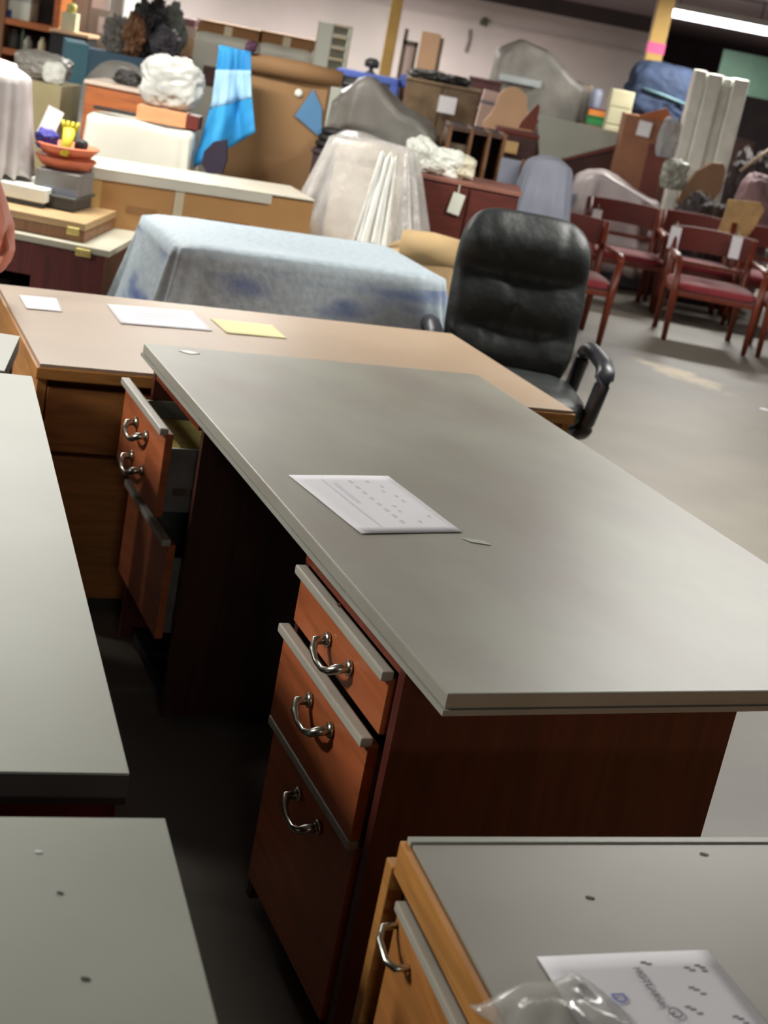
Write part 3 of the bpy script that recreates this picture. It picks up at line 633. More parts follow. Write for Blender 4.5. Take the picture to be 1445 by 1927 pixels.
tag(MB().lathe([(.035, 0), (.035, .05), (.02, .06)], 16).build('yellow_tub', mat('dull_yellow', (190, 180, 100), .5, .05), None, True, loc=(q.x-.02, 10.1, q.z+.12)), 'yellow tub on the small cream carton', 'tub')
# teal cabinet
q = P(128, 78, 8.9)
t = thing('teal_cabinet', 'tall teal partition cabinet behind the barrel backed chair', 'cabinet', (q.x, 8.9, 0), .32); wt = (P(290, 95, 9.).x-q.x)*.86
MB().box(.13, wt+.13, -.0, .03, 0, q.z-.02).build('front_panel', teald, t); MB().box(0, .128, 0, .5, 0, q.z, bev=.004).build('end_panel', teal, t)
MB().box(.13, wt+.13, .03, .5, 0, q.z-.03).build('body', teald, t)
zt = q.z-.03
def on_teal(fx): return q.x+math.cos(.32)*fx, 8.9+math.sin(.32)*fx+.2
for k, (pl, pr, pt, Y, m, nm, lab, sd) in enumerate([(262, 316, 8, 9.3, dark, 'black_statue_bundle', 'black spiky crumpled bundle on top of the teal cabinet', 51), (240, 278, 40, 9.25, midwood, 'brown_bundle', 'brown twisted bundle left of the black one on the teal cabinet', 52),
        (205, 250, 42, 9.35, mat('grey_rag', (128, 124, 116), .8, .15, 8), 'grey_rag', 'grey rag heap on the left end of the teal cabinet', 53), (296, 345, 22, 9.45, mat('moss_cloth', (110, 114, 108), .8, .15, 8), 'moss_grey_bundle', 'moss grey bundle behind the black spiky one', 54), (292, 336, 62, 9.2, mat('dark_slate_bundle', (84, 80, 86), .7, .25, 14), 'slate_bundle', 'slate coloured bundle at the right end of the teal cabinet', 55)]):
    x, z, wd = spot(pl, pr, pt, Y)
    tag(lump_mb(wd, .14, z-zt+.02, sd, .45, 1.8, 1.2, 2.2).build(nm, m, None, True, loc=(x, Y, zt)), lab, 'bundle')
for k, (pt, pb_, m, lab) in enumerate(((70, 106, peach, 'peach carton, bottom of the stack right of the teal cabinet'), (48, 72, pinkb, 'pink carton, middle of the stack right of the teal cabinet'), (34, 50, mat('mauve_card', (150, 108, 112), .7, .08), 'mauve carton, top of the stack right of the teal cabinet'))):
    x, z, wd = spot(330, 366, pt, 9.7)
    if k == 0: cabinet('back_cabinet', 'brown cabinet carrying the pink carton stack', 'cabinet', 326, 372, 106, 9.7, .3, midwood, doors=1); zprev = P(349, 106, 9.7).z
    carton('stacked_carton', lab, x, 9.72, zprev, wd, .2, z-zprev, m, seam=False, group='cartons stacked right of the teal cabinet'); zprev = z
# barrel chair in plastic, in front of the teal cabinet
x, z, wd = spot(140, 262, 118, 8.0)
t = thing('barrel_chair', 'grey barrel backed chair wrapped in dusty plastic before the teal cabinet', 'chair', (x+.02, 8.25, 0), .2)
mb = MB(); rows = []
for i in range(25):
    a = math.pi*(-.05+1.1*i/24); cx, sy = math.cos(a)*wd*.55, math.sin(a)*.24; hh_ = z-.0-.12*abs(math.cos(a))**3
    rows.append([mb.b.verts.new((cx*k, sy*k, zz)) for k, zz in ((1, .25), (1.02, hh_*.7), (1, hh_-.03), (.93, hh_), (.84, hh_-.03), (.8, .6), (.8, .25))])
for a, b in zip(rows, rows[1:]):
    for j in range(7): mb.b.faces.new((a[j], a[(j+1) % 7], b[(j+1) % 7], b[j]))
mb.b.faces.new(rows[0]); mb.b.faces.new(rows[-1][::-1]); mb.build('backrest', plasticg, t, True)
MB().cushion(wd*.9, .4, .16, (0, -.0, .55)).build('seat', lav, t, True); MB().box(-wd*.4, wd*.4, -.12, .12, 0, .3).build('base', darkgray, t)
t, x, z, wd = cabinet('sideboard', 'orange brown sideboard with pale top left of the clear plastic bundle', 'sideboard', 163, 292, 162, 7.35, .4, orwood, doors=0, drawers=4, topm=mat('pale_top', (206, 188, 170), .5, .04), frontm=orwood)
tag(lump_mb(.12, .1, .07, 61, .4).build('dark_wad', darkgray, None, True, loc=(P(240, 150, 7.5).x, 7.5, z)), 'dark wad lying on the orange brown sideboard', 'wad')
# white sheeted thing
x, z, wd = spot(162, 374, 232, 6.98)
t = thing('sheeted_trunk', 'trunk under a white sheet just behind the long cardboard carton', 'trunk', (x-.02, 7.12, 0), .08)
MB().box(-wd/2+.03, wd/2-.03, -.14, .14, 0, z-.012).build('trunk_body', midwood, t)
drape_mb(wd-.03, .32, z, .03, 6, .018, 8, .35, e=9, topamp=.01).build('white_sheet', mat('white_sheet', (208, 206, 192), .85, .04, 3), t, True, solid=.004)
zt2 = z+.012
x, z, wd = spot(264, 378, 207, 7.05)
t = thing('wooden_box', 'peach and brown wooden box on the white sheeted trunk', 'box', (x, 7.0, zt2), .05)
MB().box(-wd/2, wd*.30, 0, .14, 0, z-zt2, bev=.003).build('body', mat('peach_wood', (214, 150, 104), .5, .06, 4, wood=1), t); MB().box(wd*.302, wd/2, .0, .14, 0, z-zt2-.004, bev=.003).build('end_block', redback, t)
zt3 = z
wrapped('clear_wrapped_bundle', 'clear plastic wrapped silvery bundle standing on the wooden box', 'bundle', 270, 376, 112, 205, 7.02, .13, 62, mat('silver_plastic', (206, 208, 202), .3, .08, 9, alpha=.93, rgb2=(160, 160, 154)), z0=zt3, amp=.22, ridge=.5, f=1.4)
tag(MB().box(-.1, .1, 0, .05, 0, .015, bev=.003).build('flat_tin', dark, None, loc=(P(215, 222, 7.08).x, 7.05, zt2+.005)), 'flat dark tin on the white sheet left of the wooden box', 'tin')
# long carton under plastic strip
a, b = P(170, 318, 6.0), P(583, 378, 6.42); wl = math.hypot(b.x-a.x, .42)
ra = math.atan2(.36, b.x-a.x); zc_ = (a.z+b.z)/2
t = carton('long_carton', 'long cardboard carton behind the blanket covered table', 0, 0, 0, wl, .42, zc_, cardb, seam=False)
t.location = (a.x+math.cos(ra)*wl/2, 6.02+math.sin(ra)*wl/2, 0); t.rotation_euler.z = ra
MB().box(-wl*.11-.02, -wl*.11+.02, -.003, .42, .1, zc_+.002).build('tape', tape, t); MB().box(-wl/2-.006, -wl/2+.05, -.004, .0, 0.02, zc_-.02).build('corner_guard', mat('pale_card', (202, 166, 106), .8, .04), t)
MB().box(-wl*.33, -wl*.2, -.003, -.0005, zc_-.16, zc_-.13).build('printed_mark', cardb2, t); MB().box(0.02, wl*.22, -.003, -.0005, zc_-.17, zc_-.135).build('printed_mark', cardb2, t)
o = MB().box(-wl*.52, wl*.5, -.012, .40, zc_+.003, zc_+.010, bev=.002); o.box(-wl*.5, wl*.3, -.012, -.006, zc_-.035, zc_+.008)
o = o.build('plastic_strip', mat('milky_plastic', (200, 194, 178), .4, .04, 5), None, loc=t.location, rz=ra); tag(o, 'milky plastic strip lying along the top of the long carton', 'plastic sheet')
# two tall plastic wrapped cartons
for pl, pr, pt, lab in ((372, 490, 50, 'tall plastic wrapped carton above the blue blanket, left one'), (492, 590, 70, 'tall plastic wrapped carton behind the brown carton with rolled top')):
    x, z, wd = spot(pl, pr, pt, 9.6); t = carton('wrapped_carton', lab, x, 9.6, 0, wd-.02, .4, z, cardb2, seam=True)
    drape_mb(wd, .42, z-.05, .01, 5, .008, pl, .2, e=14, topamp=.0).build('plastic_wrap', mat('carton_wrap', (204, 202, 186), .35, .04, 4, alpha=.85), t, True, loc=(0, .2, .0), solid=.002)
    MB().box(-wd/2, wd/2, -.012, .41, z+.002, z+.012, bev=.003).build('lid', cardb2, t)
    t['group'] = 'tall wrapped cartons behind'
q = P(392, 142, 9.5); tag(MB().box(-.045, .045, 0, .05, -.055, .055, bev=.004).build('dark_plaque', mat('maroon', (84, 52, 46), .6, .1), None, loc=(q.x, 9.535, q.z)), 'dark square plaque on the left tall wrapped carton', 'plaque')
# brown carton with curled top and blue blanket
xa, xb = P(432, 200, 7.3).x, P(612, 200, 7.3).x; z = P(540, 118, 7.3).z; xm = (xa+xb)/2; wd = xb-xa
t = thing('tall_carton', 'tall brown cardboard carton with a curled top, blue blanket at its side', 'box', (xm, 7.3, 0), .06)
MB().box(-wd/2, wd/2, 0, .4, 0, z-.03, bev=.004).build('body', mat('brown_card', (146, 112, 74), .8, .05, 2), t)
MB().tube([(-wd/2-.0, .0, z-.03), (wd*.2, -.01, z-.028), (wd/2+.06, -.0, z-.03)], [.045, .048, .038], 20).build('rolled_top', mat('brown_card2', (136, 102, 66), .8, .05, 2), t, True)
MB().tube([(wd/2+.058, 0, z-.03), (wd/2+.068, 0, z-.03)], [.03, .026], 18).build('roll_end', blkcloth, t)
MB().lathe([(.003, 0), (.02, .003), (.012, .012)], 12).build('foam_dot', whitefoam, t, loc=(wd*.20, -.005, z-.13)).rotation_euler.x = math.pi/2
def blk_patch(pts, m, name, y0, th=.012):
    return MB().prism([((P(px, py, 7.26).x-xm), P(px, py, 7.26).z) for px, py in pts], y0, y0-th).build(name, m, t)
blk_patch([(588, 168), (604, 205), (603, 262), (553, 218)], mat('dull_blue', (84, 130, 170), .75, .05, 4), 'blue_patch', -.004)
# blanket: hung sheet with folds built as a grid
def hung(name, label, L, Rr, Y, m, seed, amp, foldsn, th=.006, yb=0):
    mb = MB(); n, k = 40, 18; G = []
    for i in range(k+1):
        q = i/k; row = []
        for j in range(n+1):
            s = j/n
            l = Vector(L[0]).lerp(Vector(L[1]), q) if len(L) == 2 else (Vector(L[0]).lerp(Vector(L[1]), q*2) if q < .5 else Vector(L[1]).lerp(Vector(L[2]), q*2-1))
            r = Vector(Rr[0]).lerp(Vector(Rr[1]), q) if len(Rr) == 2 else (Vector(Rr[0]).lerp(Vector(Rr[1]), q*2) if q < .5 else Vector(Rr[1]).lerp(Vector(Rr[2]), q*2-1))
            pp = l.lerp(r, s); w_ = P(pp.x, pp.y, Y); dy = amp*(q**.8)*math.sin(foldsn*2*math.pi*s+seed)+amp*.3*nz((s*3, q*2, seed))
            row.append(mb.b.verts.new((w_.x, Y+dy-yb*q, w_.z)))
        G.append(row)
    for i in range(k):
        for j in range(n): mb.b.faces.new((G[i][j], G[i][j+1], G[i+1][j+1], G[i+1][j]))
    o = mb.build(name, m, None, True, solid=th); tag(o, label, 'blanket'); return o
bb = hung('blue_blanket', 'bright blue moving blanket hanging over the left side of the tall brown carton', [(412, 84), (400, 190), (362, 318)], [(472, 98), (478, 175), (488, 246)], 7.1, blue, 1.2, .05, 1.6, yb=.08)
# paler band and dark lining of the blanket
def band(o, q0, q1, m, name, off):
    me = o.data; mb = MB(); n, k = 40, 18; vs = [v.co for v in me.vertices]; G = []
    i0, i1 = int(q0*k), int(q1*k)
    for i in range(i0, i1+1): G.append([mb.b.verts.new(vs[i*(n+1)+j]+Vector((0, off, 0))) for j in range(n+1)])
    for i in range(len(G)-1):
        for j in range(n): mb.b.faces.new((G[i][j], G[i][j+1], G[i+1][j+1], G[i+1][j]))
    return mb.build(name, m, o, True, solid=.003)
band(bb, .24, .56, bluepale, 'pale_band', -.008)
mb = MB().prism([(P(px, py, 6.98).x, P(px, py, 6.98).z) for px, py in ((428, 262), (404, 266), (386, 284), (381, 308), (392, 326), (420, 326), (428, 300))], 6.95, 6.99); mb.build('folded_lining', blkcloth, bb)
tag(lump_mb(.05, .05, .05, 71, .3).build('plum_bow', mat('plum', (70, 30, 56), .6, .1), None, True, loc=(P(470, 90, 7.2).x, 7.25, P(470, 98, 7.2).z)), 'small plum coloured knot at the top corner of the blue blanket', 'knot')
# white boards, slatted unit, blue bench, monitor
for pl, pr, pt, Y, lab in ((602, 628, 42, 9.1, 'tall narrow white board, left one behind the tall brown carton'), (612, 646, 138, 8.2, 'white board right beside the tall brown carton')):
    x, z, wd = spot(pl, pr, pt, Y); t = thing('white_plank', lab, 'plank', (x, Y, 0)); MB().box(-wd/2, wd/2, 0, .05, 0, z, bev=.004).build('board', whitep, t); MB().box(-wd/2-.004, -wd/2+.004, -.003, .053, 0, z+.002).build('edge_lip', palecream, t)
x, z, wd = spot(618, 658, 46, 14); t = thing('slatted_unit', 'pale slatted shelf unit against the back wall right of the white board', 'shelf', (x, 14, 0))
MB().box(-wd/2, wd/2, .25, .27, 0, z).build('back_panel', whitep, t)
for k in range(12): MB().box(-wd/2, wd/2, 0, .25, z-.02-k*.1, z-k*.1).build('slat', mat('cream_slat', (206, 190, 160), .6, .05), t)
for s in (-1, 1): MB().box(s*wd/2-.01, s*wd/2+.01, 0, .25, 0, z).build('upright', whitep, t)
x, z, wd = spot(636, 748, 138, 12.2); t = thing('blue_bench', 'blue bench behind the plastic heap near the thin yellow post', 'bench', (x, 12.2, 0), -.02)
MB().box(-wd/2, wd/2, 0, .3, z-.05, z, bev=.005).build('seat', bluep, t)
for s in (-1, 1): MB().box(s*wd*.45-.03, s*wd*.45+.03, 0, .3, 0, z-.05).build('leg', bluep, t)
MB().box(-wd*.42, wd*.42, .1, .13, .2, z-.05).build('panel', mat('grey_panel', (150, 156, 156), .6, .05), t)
x1, z1, w1 = spot(688, 714, 110, 12.3); tag(MB().lathe([(.05, 0), (.02, .02), (.015, .04), (.06, .05), (.06, .1), (.03, .12)], 16).build('desk_lamp_head', dark, None, True, loc=(x1, 12.35, z)), 'dark knob shaped object standing on the blue bench', 'lamp')
x, z, wd = spot(755, 778, 142, 12.4); t = thing('blue_crate', 'small blue crate right of the thin yellow post', 'crate', (x, 12.4, 0)); MB().box(-wd/2, wd/2, 0, .2, z-.1, z, bev=.006).build('crate_body', bluep, t); MB().box(-wd/2+.01, wd/2-.01, .01, .19, 0, z-.1).build('pedestal', midwood, t)
x, z, wd = spot(622, 690, 158, 9.2); t = thing('black_monitor', 'black screen standing left of the plastic heap', 'monitor', (x, 9.2, 0)); MB().box(-wd/2, wd/2, 0, .05, z-.32, z, bev=.008).build('screen', dark, t); MB().box(-wd/2+.02, wd/2-.02, .0, .3, 0, z-.321).build('stand_cabinet', darkgray, t)
# plastic heap, tyres/hoses
x, z, wd = spot(615, 862, 172, 8.2)
t = thing('covered_chairs', 'grey plastic covered heap of furniture behind the wrapped armchair', 'covered furniture', (x-.02, 8.35, 0), 0)
MB().box(-wd*.3, wd*.05, -.1, .2, 0, z-.1).box(wd*.05, wd*.38, -.1, .2, 0, z-.25).build('furniture_body', darkwood, t)
drape_mb(wd*.95, .46, z-.06, .05, 9, .035, 17, .4, e=4, topamp=.03, tops=lambda a, b: .09*math.exp(-((a+.35)/.35)**2)-.14*max(0, a)**1.3-.16*max(0, -a-.5), taper=.1).build('plastic_cover', plasticg, t, True, solid=.003)
t, x, z, wd = cabinet('dark_chest', 'dark chest right beside the tall brown carton under the black hose', 'chest', 590, 700, 290, 7.15, .34, mat('dark_chest_wood', (66, 48, 52), .5, .2), doors=2)
o = MB()
for k in range(3):
    r = .085-.008*k; o.tube([(math.cos(a*math.pi/12)*r*1.3, math.sin(a*math.pi/12)*r, .02+.032*k) for a in range(24)], .017, 8, closed=True)
tag(o.build('coiled_hose', dark, None, True, loc=(P(640, 275, 7.3).x, 7.3, z)), 'coil of black hose on the dark chest left of the armchair', 'hose')
o = MB().lathe([(.06, 0), (.08, .015), (.075, .05), (.03, .06)], 24); tag(o.build('silver_pan', steel, None, True, loc=(P(695, 265, 7.3).x, 7.33, z+.001)), 'silver pan beside the coiled hose', 'pan')
# ------------------------------------------------------------ armchair in clear plastic
x, z, wd = spot(612, 786, 272, 6.9)
t = thing('wrapped_armchair', 'beige armchair under a clear plastic cover behind the moving blanket', 'armchair', (x+.0, 6.9, 0), -.12)
MB().box(-wd*.38, wd*.36, .02, .16, .3, z-.06, bev=.03).build('backrest', beige, t, True)
MB().tube([(-wd*.38, .05, z-.06), (0, .04, z-.045), (wd*.38, .05, z-.06)], [.05, .056, .05], 18).build('back_roll', beige, t, True)
MB().cushion(wd*.9, .5, .16, (0, -.18, .42), e=5).build('seat', beige, t, True)
for s in (-1, 1):
    MB().box(s*wd*.56-.05, s*wd*.56+.05, -.42, .1, .1, .55, bev=.02).build('arm_panel', beige, t)
    MB().tube([(s*wd*.56, -.44, .58), (s*wd*.56, -.2, .6), (s*wd*.56, .1, .6)], [.06, .07, .06], 18).build('arm_roll', mat('tan_upholstery', (184, 156, 112), .85, .05), t, True)
    MB().box(s*wd*.5-.02, s*wd*.5+.02, -.4, -.36, 0, .1).build('leg', darkwood, t); MB().box(s*wd*.5-.02, s*wd*.5+.02, .1, .14, 0, .3).build('leg', darkwood, t)
MB().box(-wd*.5, wd*.5, -.4, .1, .1, .34).build('base', beige, t)
drape_mb(wd*.92, .26, z+.02, .17, 11, .028, 23, .45, e=5, topamp=.02, taper=.0).build('plastic_cover', plastic, t, True, loc=(0, .07, 0), solid=.002)
q = P(742, 400, 6.05)
o = MB(); n = 26; G = []
for i in range(15):
    v = i/14; G.append([o.b.verts.new((-.05-.06*v+(.07+.09*v)*j/n, -.035*abs(nz((j*.35, v*.8, 0), 1, 3))-.007*math.sin(j*.7+3*v)-.02*v, -v*.42+.015*math.sin(j*.5))) for j in range(n+1)])
for i in range(14):
    for j in range(n): o.b.faces.new((G[i][j], G[i][j+1], G[i+1][j+1], G[i+1][j]))
q = P(738, 292, 6.58)
tag(o.build('gathered_plastic', mat('white_gather', (246, 247, 240), .4, .04, 8), None, True, loc=(q.x, 6.56, q.z), solid=.003), 'bright white gathered plastic tail hanging down the wrapped armchair', 'plastic')
xa_, xb_ = P(752, 470, 6.12).x, P(868, 470, 6.12).x; zt_ = P(805, 442, 6.12).z
t = thing('upholstered_bench', 'tan upholstered bench with a rolled edge between the wrapped armchair and the office chair', 'bench', ((xa_+xb_)/2, 6.12, 0), 0)
MB().tube([(-(xb_-xa_)/2, .07, zt_-.07), (0, .065, zt_-.065), ((xb_-xa_)/2, .07, zt_-.07)], [.066, .072, .066], 20).build('rolled_edge', MATS['tan_upholstery'], t, True)
MB().box(-(xb_-xa_)/2+.01, (xb_-xa_)/2-.01, .02, .2, .08, zt_-.10, bev=.02).build('body', mat('tan_body', (176, 146, 104), .85, .05), t, True)
for sx in (-1, 1): MB().box(sx*(xb_-xa_)*.4-.015, sx*(xb_-xa_)*.4+.015, .05, .08, 0, .08).box(sx*(xb_-xa_)*.4-.015, sx*(xb_-xa_)*.4+.015, .14, .17, 0, .08).build('leg', darkwood, t)
# mahogany cabinet with foam on it
t, x, z, wd = cabinet('mahogany_cabinet', 'mahogany cabinet with crumpled white foam on it, right of the wrapped armchair', 'cabinet', 795, 978, 345, 7.05, .4, mat('mahogany_red', (90, 36, 26), .5, .15, 3, wood=1), doors=2, topm=mat('mahogany_pale_top', (140, 92, 78), .5, .1))
for k, (pl, pr, pt, pb_, lab) in enumerate(((772, 826, 264, 322, 'white foam wad, left of the three on the mahogany cabinet'), (812, 872, 282, 338, 'white foam wad, middle of the three on the mahogany cabinet'), (856, 896, 296, 345, 'cream foam wad, right of the three on the mahogany cabinet'))):
    x1, z1, w1 = spot(pl, pr, pt, 7.1)
    tag(lump_mb(w1*1.1, .16, z1-z, 80+k, .32, 1.5, .35).build('foam_wad', whitefoam if k < 2 else mat('cream_wad', (214, 210, 184), .7, .05), None, True, loc=(x1, 7.18+.02*k, z)), lab, 'foam', 'foam wads on the mahogany cabinet')
q = P(857, 395, 6.75); tag(MB().box(-.03, .03, -.004, .004, -.05, .05, M=Ry(.15)).tube([(0, 0, .05), (0, .0, .09)], .003, 6).build('hang_tag', whitep, None, loc=(q.x, 7.035, q.z)), 'white tag on the mahogany cabinet left of the office chair', 'tag')
# ------------------------------------------------------------ middle and right of the pile
x, z, wd = spot(762, 790, 56, 14); t = thing('door_frame', 'narrow dark framed pane leaning by the back wall, left of the peach panel', 'frame', (x, 14.1, 0))
MB().box(-wd/2, -wd/2+.035, 0, .05, 0, z).box(wd/2-.03, wd/2, 0, .05, 0, z-.1).box(-wd/2, wd/2, 0, .05, z-.14, z-.1).build('frame', mat('umber', (104, 88, 70), .6, .1), t); MB().box(-wd/2+.03, wd/2-.03, .02, .04, 0, z-.14).build('pane', pinkb, t)
x, z, wd = spot(795, 836, 62, 14); t = thing('peach_panel', 'tall peach panel with dark edge against the back wall', 'panel', (x, 14.1, 0))
MB().box(-wd/2, wd/2-.035, 0, .05, 0, z, bev=.004).build('board', peach, t); MB().box(wd/2-.034, wd/2, 0, .06, 0, z-.03).build('edge', mat('umber', (104, 88, 70), .6, .1), t)
t, x, z, wd = cabinet('brown_cabinet', 'brown cabinet with a white paper behind the plastic heap', 'cabinet', 768, 902, 158, 11, .5, mat('murky_brown', (122, 100, 74), .6, .25, 6), doors=2)
q = P(841, 198, 10.95); tag(MB().box(-.066, .066, -.003, .003, -.06, .06).build('notice', paper, loc=(q.x, 10.99, q.z)), 'white paper on the brown cabinet above the foam wads', 'paper')
for k, (px, m, lab, sd) in enumerate(((800, darkgray, 'dark grey scrap heap on the brown cabinet, left', 91), (850, dark, 'black cable heap on the brown cabinet, right', 92))):
    x1, z1, w1 = spot(px-30, px+32, 146, 11); tag(lump_mb(w1, .2, .07, sd, .4).build('scrap_heap', m, None, True, loc=(x1, 11.2, z)), lab, 'scrap')
cabinet('tall_dark_box', 'dark red tall box left of the big wrapped mattress stack', 'box', 886, 944, 150, 12.95, .4, mat('dark_red_box', (84, 46, 44), .6, .15), doors=1)
x, z, wd = spot(932, 1132, 112, 14)
t = thing('mattress_stack', 'big stack under a dusty plastic sheet in front of the pale wall', 'mattress', (x, 14.1, 0), 0)
MB().box(-wd*.42, wd*.45, 0, .5, 0, z-.16, bev=.02).build('mattresses', mat('taupe_ticking', (150, 130, 112), .8, .1, 2), t)
drape_mb(wd*.93, .6, z-.02, .04, 8, .03, 31, .3, e=6, topamp=.03, tops=lambda a, b: .11*math.cos(a*2.6+.9)-.06*a+.03*math.sin(a*9)).build('plastic_sheet', plasticg, t, True, loc=(0, .25, 0), solid=.004)
MB().box(-wd*.40, -wd*.02, -.14, -.1, z-.26, z-.2).build('dark_slot', mat('pale_blue_grey', (186, 194, 194), .5, .05), t)
x, z, wd = spot(890, 932, 168, 9.9); t = thing('pink_panel', 'pale pink panel standing left of the peach rounded back', 'panel', (x, 9.9, 0), .1); MB().box(-wd/2, wd/2, 0, .04, 0, z, M=Ry(.06), bev=.004).build('board', pinkb, t); MB().box(-wd/2-.003, wd/2+.003, -.003, 0, z-.09, z-.07, M=Ry(.06)).build('batten', lav, t)
x, z, wd = spot(924, 1016, 164, 9.4); t = thing('rounded_back_chair', 'peach high rounded chair back rising above the brown shelves', 'chair', (x, 9.4, 0), 0)
out = []
for k in range(41):
    a = math.pi*k/40; out.append((wd*.30*math.cos(a)+.0, z-.10+.10*math.sin(a)))
pl_ = [(wd*.5, .5), (wd*.5, z-.24), (wd*.44, z-.18)]+out+[(-wd*.36, z-.18), (-wd*.48, z-.24), (-wd*.5, .5)]
MB().prism(pl_, 0, .07).build('backrest', peach, t); MB().cushion(wd, .4, .1, (0, -.2, .45)).build('seat', peach, t, True)
for sx in (-1, 1):
    for y in (-.36, .05): MB().box(sx*wd*.42-.018, sx*wd*.42+.018, y-.018, y+.018, 0, .5).build('leg', midwood, t)
# open shelf of dark goods
x, z, wd = spot(848, 952, 243, 8.1); t = thing('open_bookcase', 'dark open bookcase behind the foam wads', 'bookcase', (x, 8.1, 0), .1)
for s in (-.5, -.12, .2, .47): MB().box(s*wd, s*wd+.018, 0, .3, 0, z).build('upright', midwood, t)
for zz in (.1, .6, z-.35, z-.01): MB().box(-wd/2, wd/2, .005, .3, zz-.02, zz).build('shelf', darkwood, t)
MB().box(-wd/2, wd/2, .3, .31, 0, z).build('back_panel', mat('cool_dark', (84, 80, 84), .7, .2), t)
MB().box(-wd*.46, -.03, .05, .28, z-.34, z-.1).build('folded_board', mat('drab', (120, 106, 84), .7, .2), t)
cabinet('red_wood_cabinet', 'reddish wooden cabinet right of the open bookcase', 'cabinet', 938, 1012, 248, 8.7, .35, redback, doors=1, frontm=mahogdark)
q = P(962, 279, 8.6); tag(MB().box(-.04, .04, -.02, .02, -.035, .035, bev=.004).build('tan_plaque', mat('tan_plaque', (206, 168, 112), .6, .04), None, loc=(q.x, 8.68, q.z)), 'small square tan plaque on the reddish wooden cabinet', 'plaque')
x, z, wd = spot(978, 1012, 222, 9.0); tag(MB().prism([(-wd*.5, 0), (wd*.4, 0), (wd*.4, .14), (wd*.25, .16), (-wd*.4, .04)], 0, .03).build('wood_wedge', redwood, None, loc=(x, 8.85, P(1000, 248, 8.7).z)), 'orange brown wooden wedge on the reddish cabinet', 'board')
# blue grey covered chair
x, z, wd = spot(985, 1092, 300, 7.7)
t = thing('covered_chair', 'tall chair under a blue grey cloth right above the office chair', 'chair', (x, 7.8, 0), .1)
MB().box(-wd*.3, wd*.3, 0, .06, 0, z-.03, bev=.02).build('backrest', darkwood, t); MB().box(-wd*.4, wd*.4, -.3, 0, 0, .45).build('seat', darkwood, t)
drape_mb(wd*.95, .22, z, .14, 7, .03, 37, .1, e=2.6, topamp=.01, taper=.1, tops=lambda a, b: -.06*a*a).build('cloth', lav, t, True, loc=(0, 0, 0), solid=.004)
x, z, wd = spot(944, 982, 300, 7.9); t = thing('leaning_board', 'flat blue grey panel left of the cloth covered chair', 'panel', (x, 7.9, 0), .05); MB().box(-wd/2, wd/2, 0, .03, .02, z, bev=.003).build('board', lav, t); MB().box(wd/2, wd/2+.02, -.003, .033, .0, z+.01).build('post', midwood, t)
# tipped grey desk
Yg = 12.55; x0_ = P(1100, 260, Yg).x
def pg(L, Y=Yg): return [(P(a, b, Y).x-x0_, P(a, b, Y).z) for a, b in L]
t = thing('tipped_desk', 'desk tipped on its side with grey top facing out, below the green bin', 'desk', (x0_, Yg, 0), 0)
MB().prism(pg([(1012, 216), (1196, 256), (1185, 268), (1048, 302), (1015, 300)]), 0, .04).build('desktop', gray, t)
MB().prism(pg([(1030, 303), (1048, 303), (1185, 269), (1178, 345), (1030, 330)]), .02, .4).build('body', mahogdark, t)
MB().prism(pg([(1040, 308), (1180, 275), (1178, 268), (1040, 303)]), .0, .02).build('edge', redwood, t)
MB().box(-.25, .25, .05, .38, 0, P(1100, 345, Yg).z+.02).build('plinth_body', mahogdark, t)
zg = P(1127, 238, 13.4).z
cabinet('bin_stand', 'dark stand carrying the green bin behind the tipped desk', 'cabinet', 1095, 1160, 238, 13.4, .3, darkwood, doors=1)
for nm, m, a, b, pt, z0_, lab in (('green_bin', green, 1106, 1146, 219, zg, 'green plastic bin behind the tipped desk'),):
    x, z, wd = spot(a, b, pt, 13.5); t = thing(nm, lab, 'bin', (x, 13.45, z0_)); MB().box(-wd/2, wd/2, 0, .16, 0, z-z0_-.01, bev=.006).build('tub', green, t); MB().box(-wd/2-.008, wd/2+.008, -.008, .168, z-z0_-.01, z-z0_, bev=.003).build('rim', green, t); zg2 = z
x, z, wd = spot(1110, 1142, 205, 13.5); t = thing('orange_box', 'orange box in the green bin stack below the grey can', 'box', (x, 13.48, zg2)); MB().box(-wd/2, wd/2, 0, .1, 0, z-zg2-.008, bev=.004).build('body', orange, t); MB().box(-wd/2-.004, wd/2+.004, -.004, .104, z-zg2-.008, z-zg2).build('lid', mat('plum_lid', (90, 40, 70), .5, .05), t)
x1, z1, w1 = spot(1115, 1137, 167, 13.5); tag(MB().lathe([(w1*.45, 0), (w1*.5, .01), (w1*.5, z1-z-.03), (w1*.3, z1-z)], 20).build('grey_can', mat('blue_grey_can', (140, 146, 166), .5, .05), None, True, loc=(x1, 13.53, z)), 'blue grey can on top of the orange box', 'can')
# cream foam column
x, z, wd = spot(1156, 1196, 170, 12.95); t = thing('foam_stack', 'cream column of stacked foam blocks left of the navy bag', 'foam', (x-.01, 12.9, 0), 0)
for k in range(10): MB().box(-wd/2-.004*(k % 2), wd/2+.003*((k+1) % 2), 0, .18, z*k/10, z*(k+1)/10-.004, bev=.008).build('block', palecream, t)
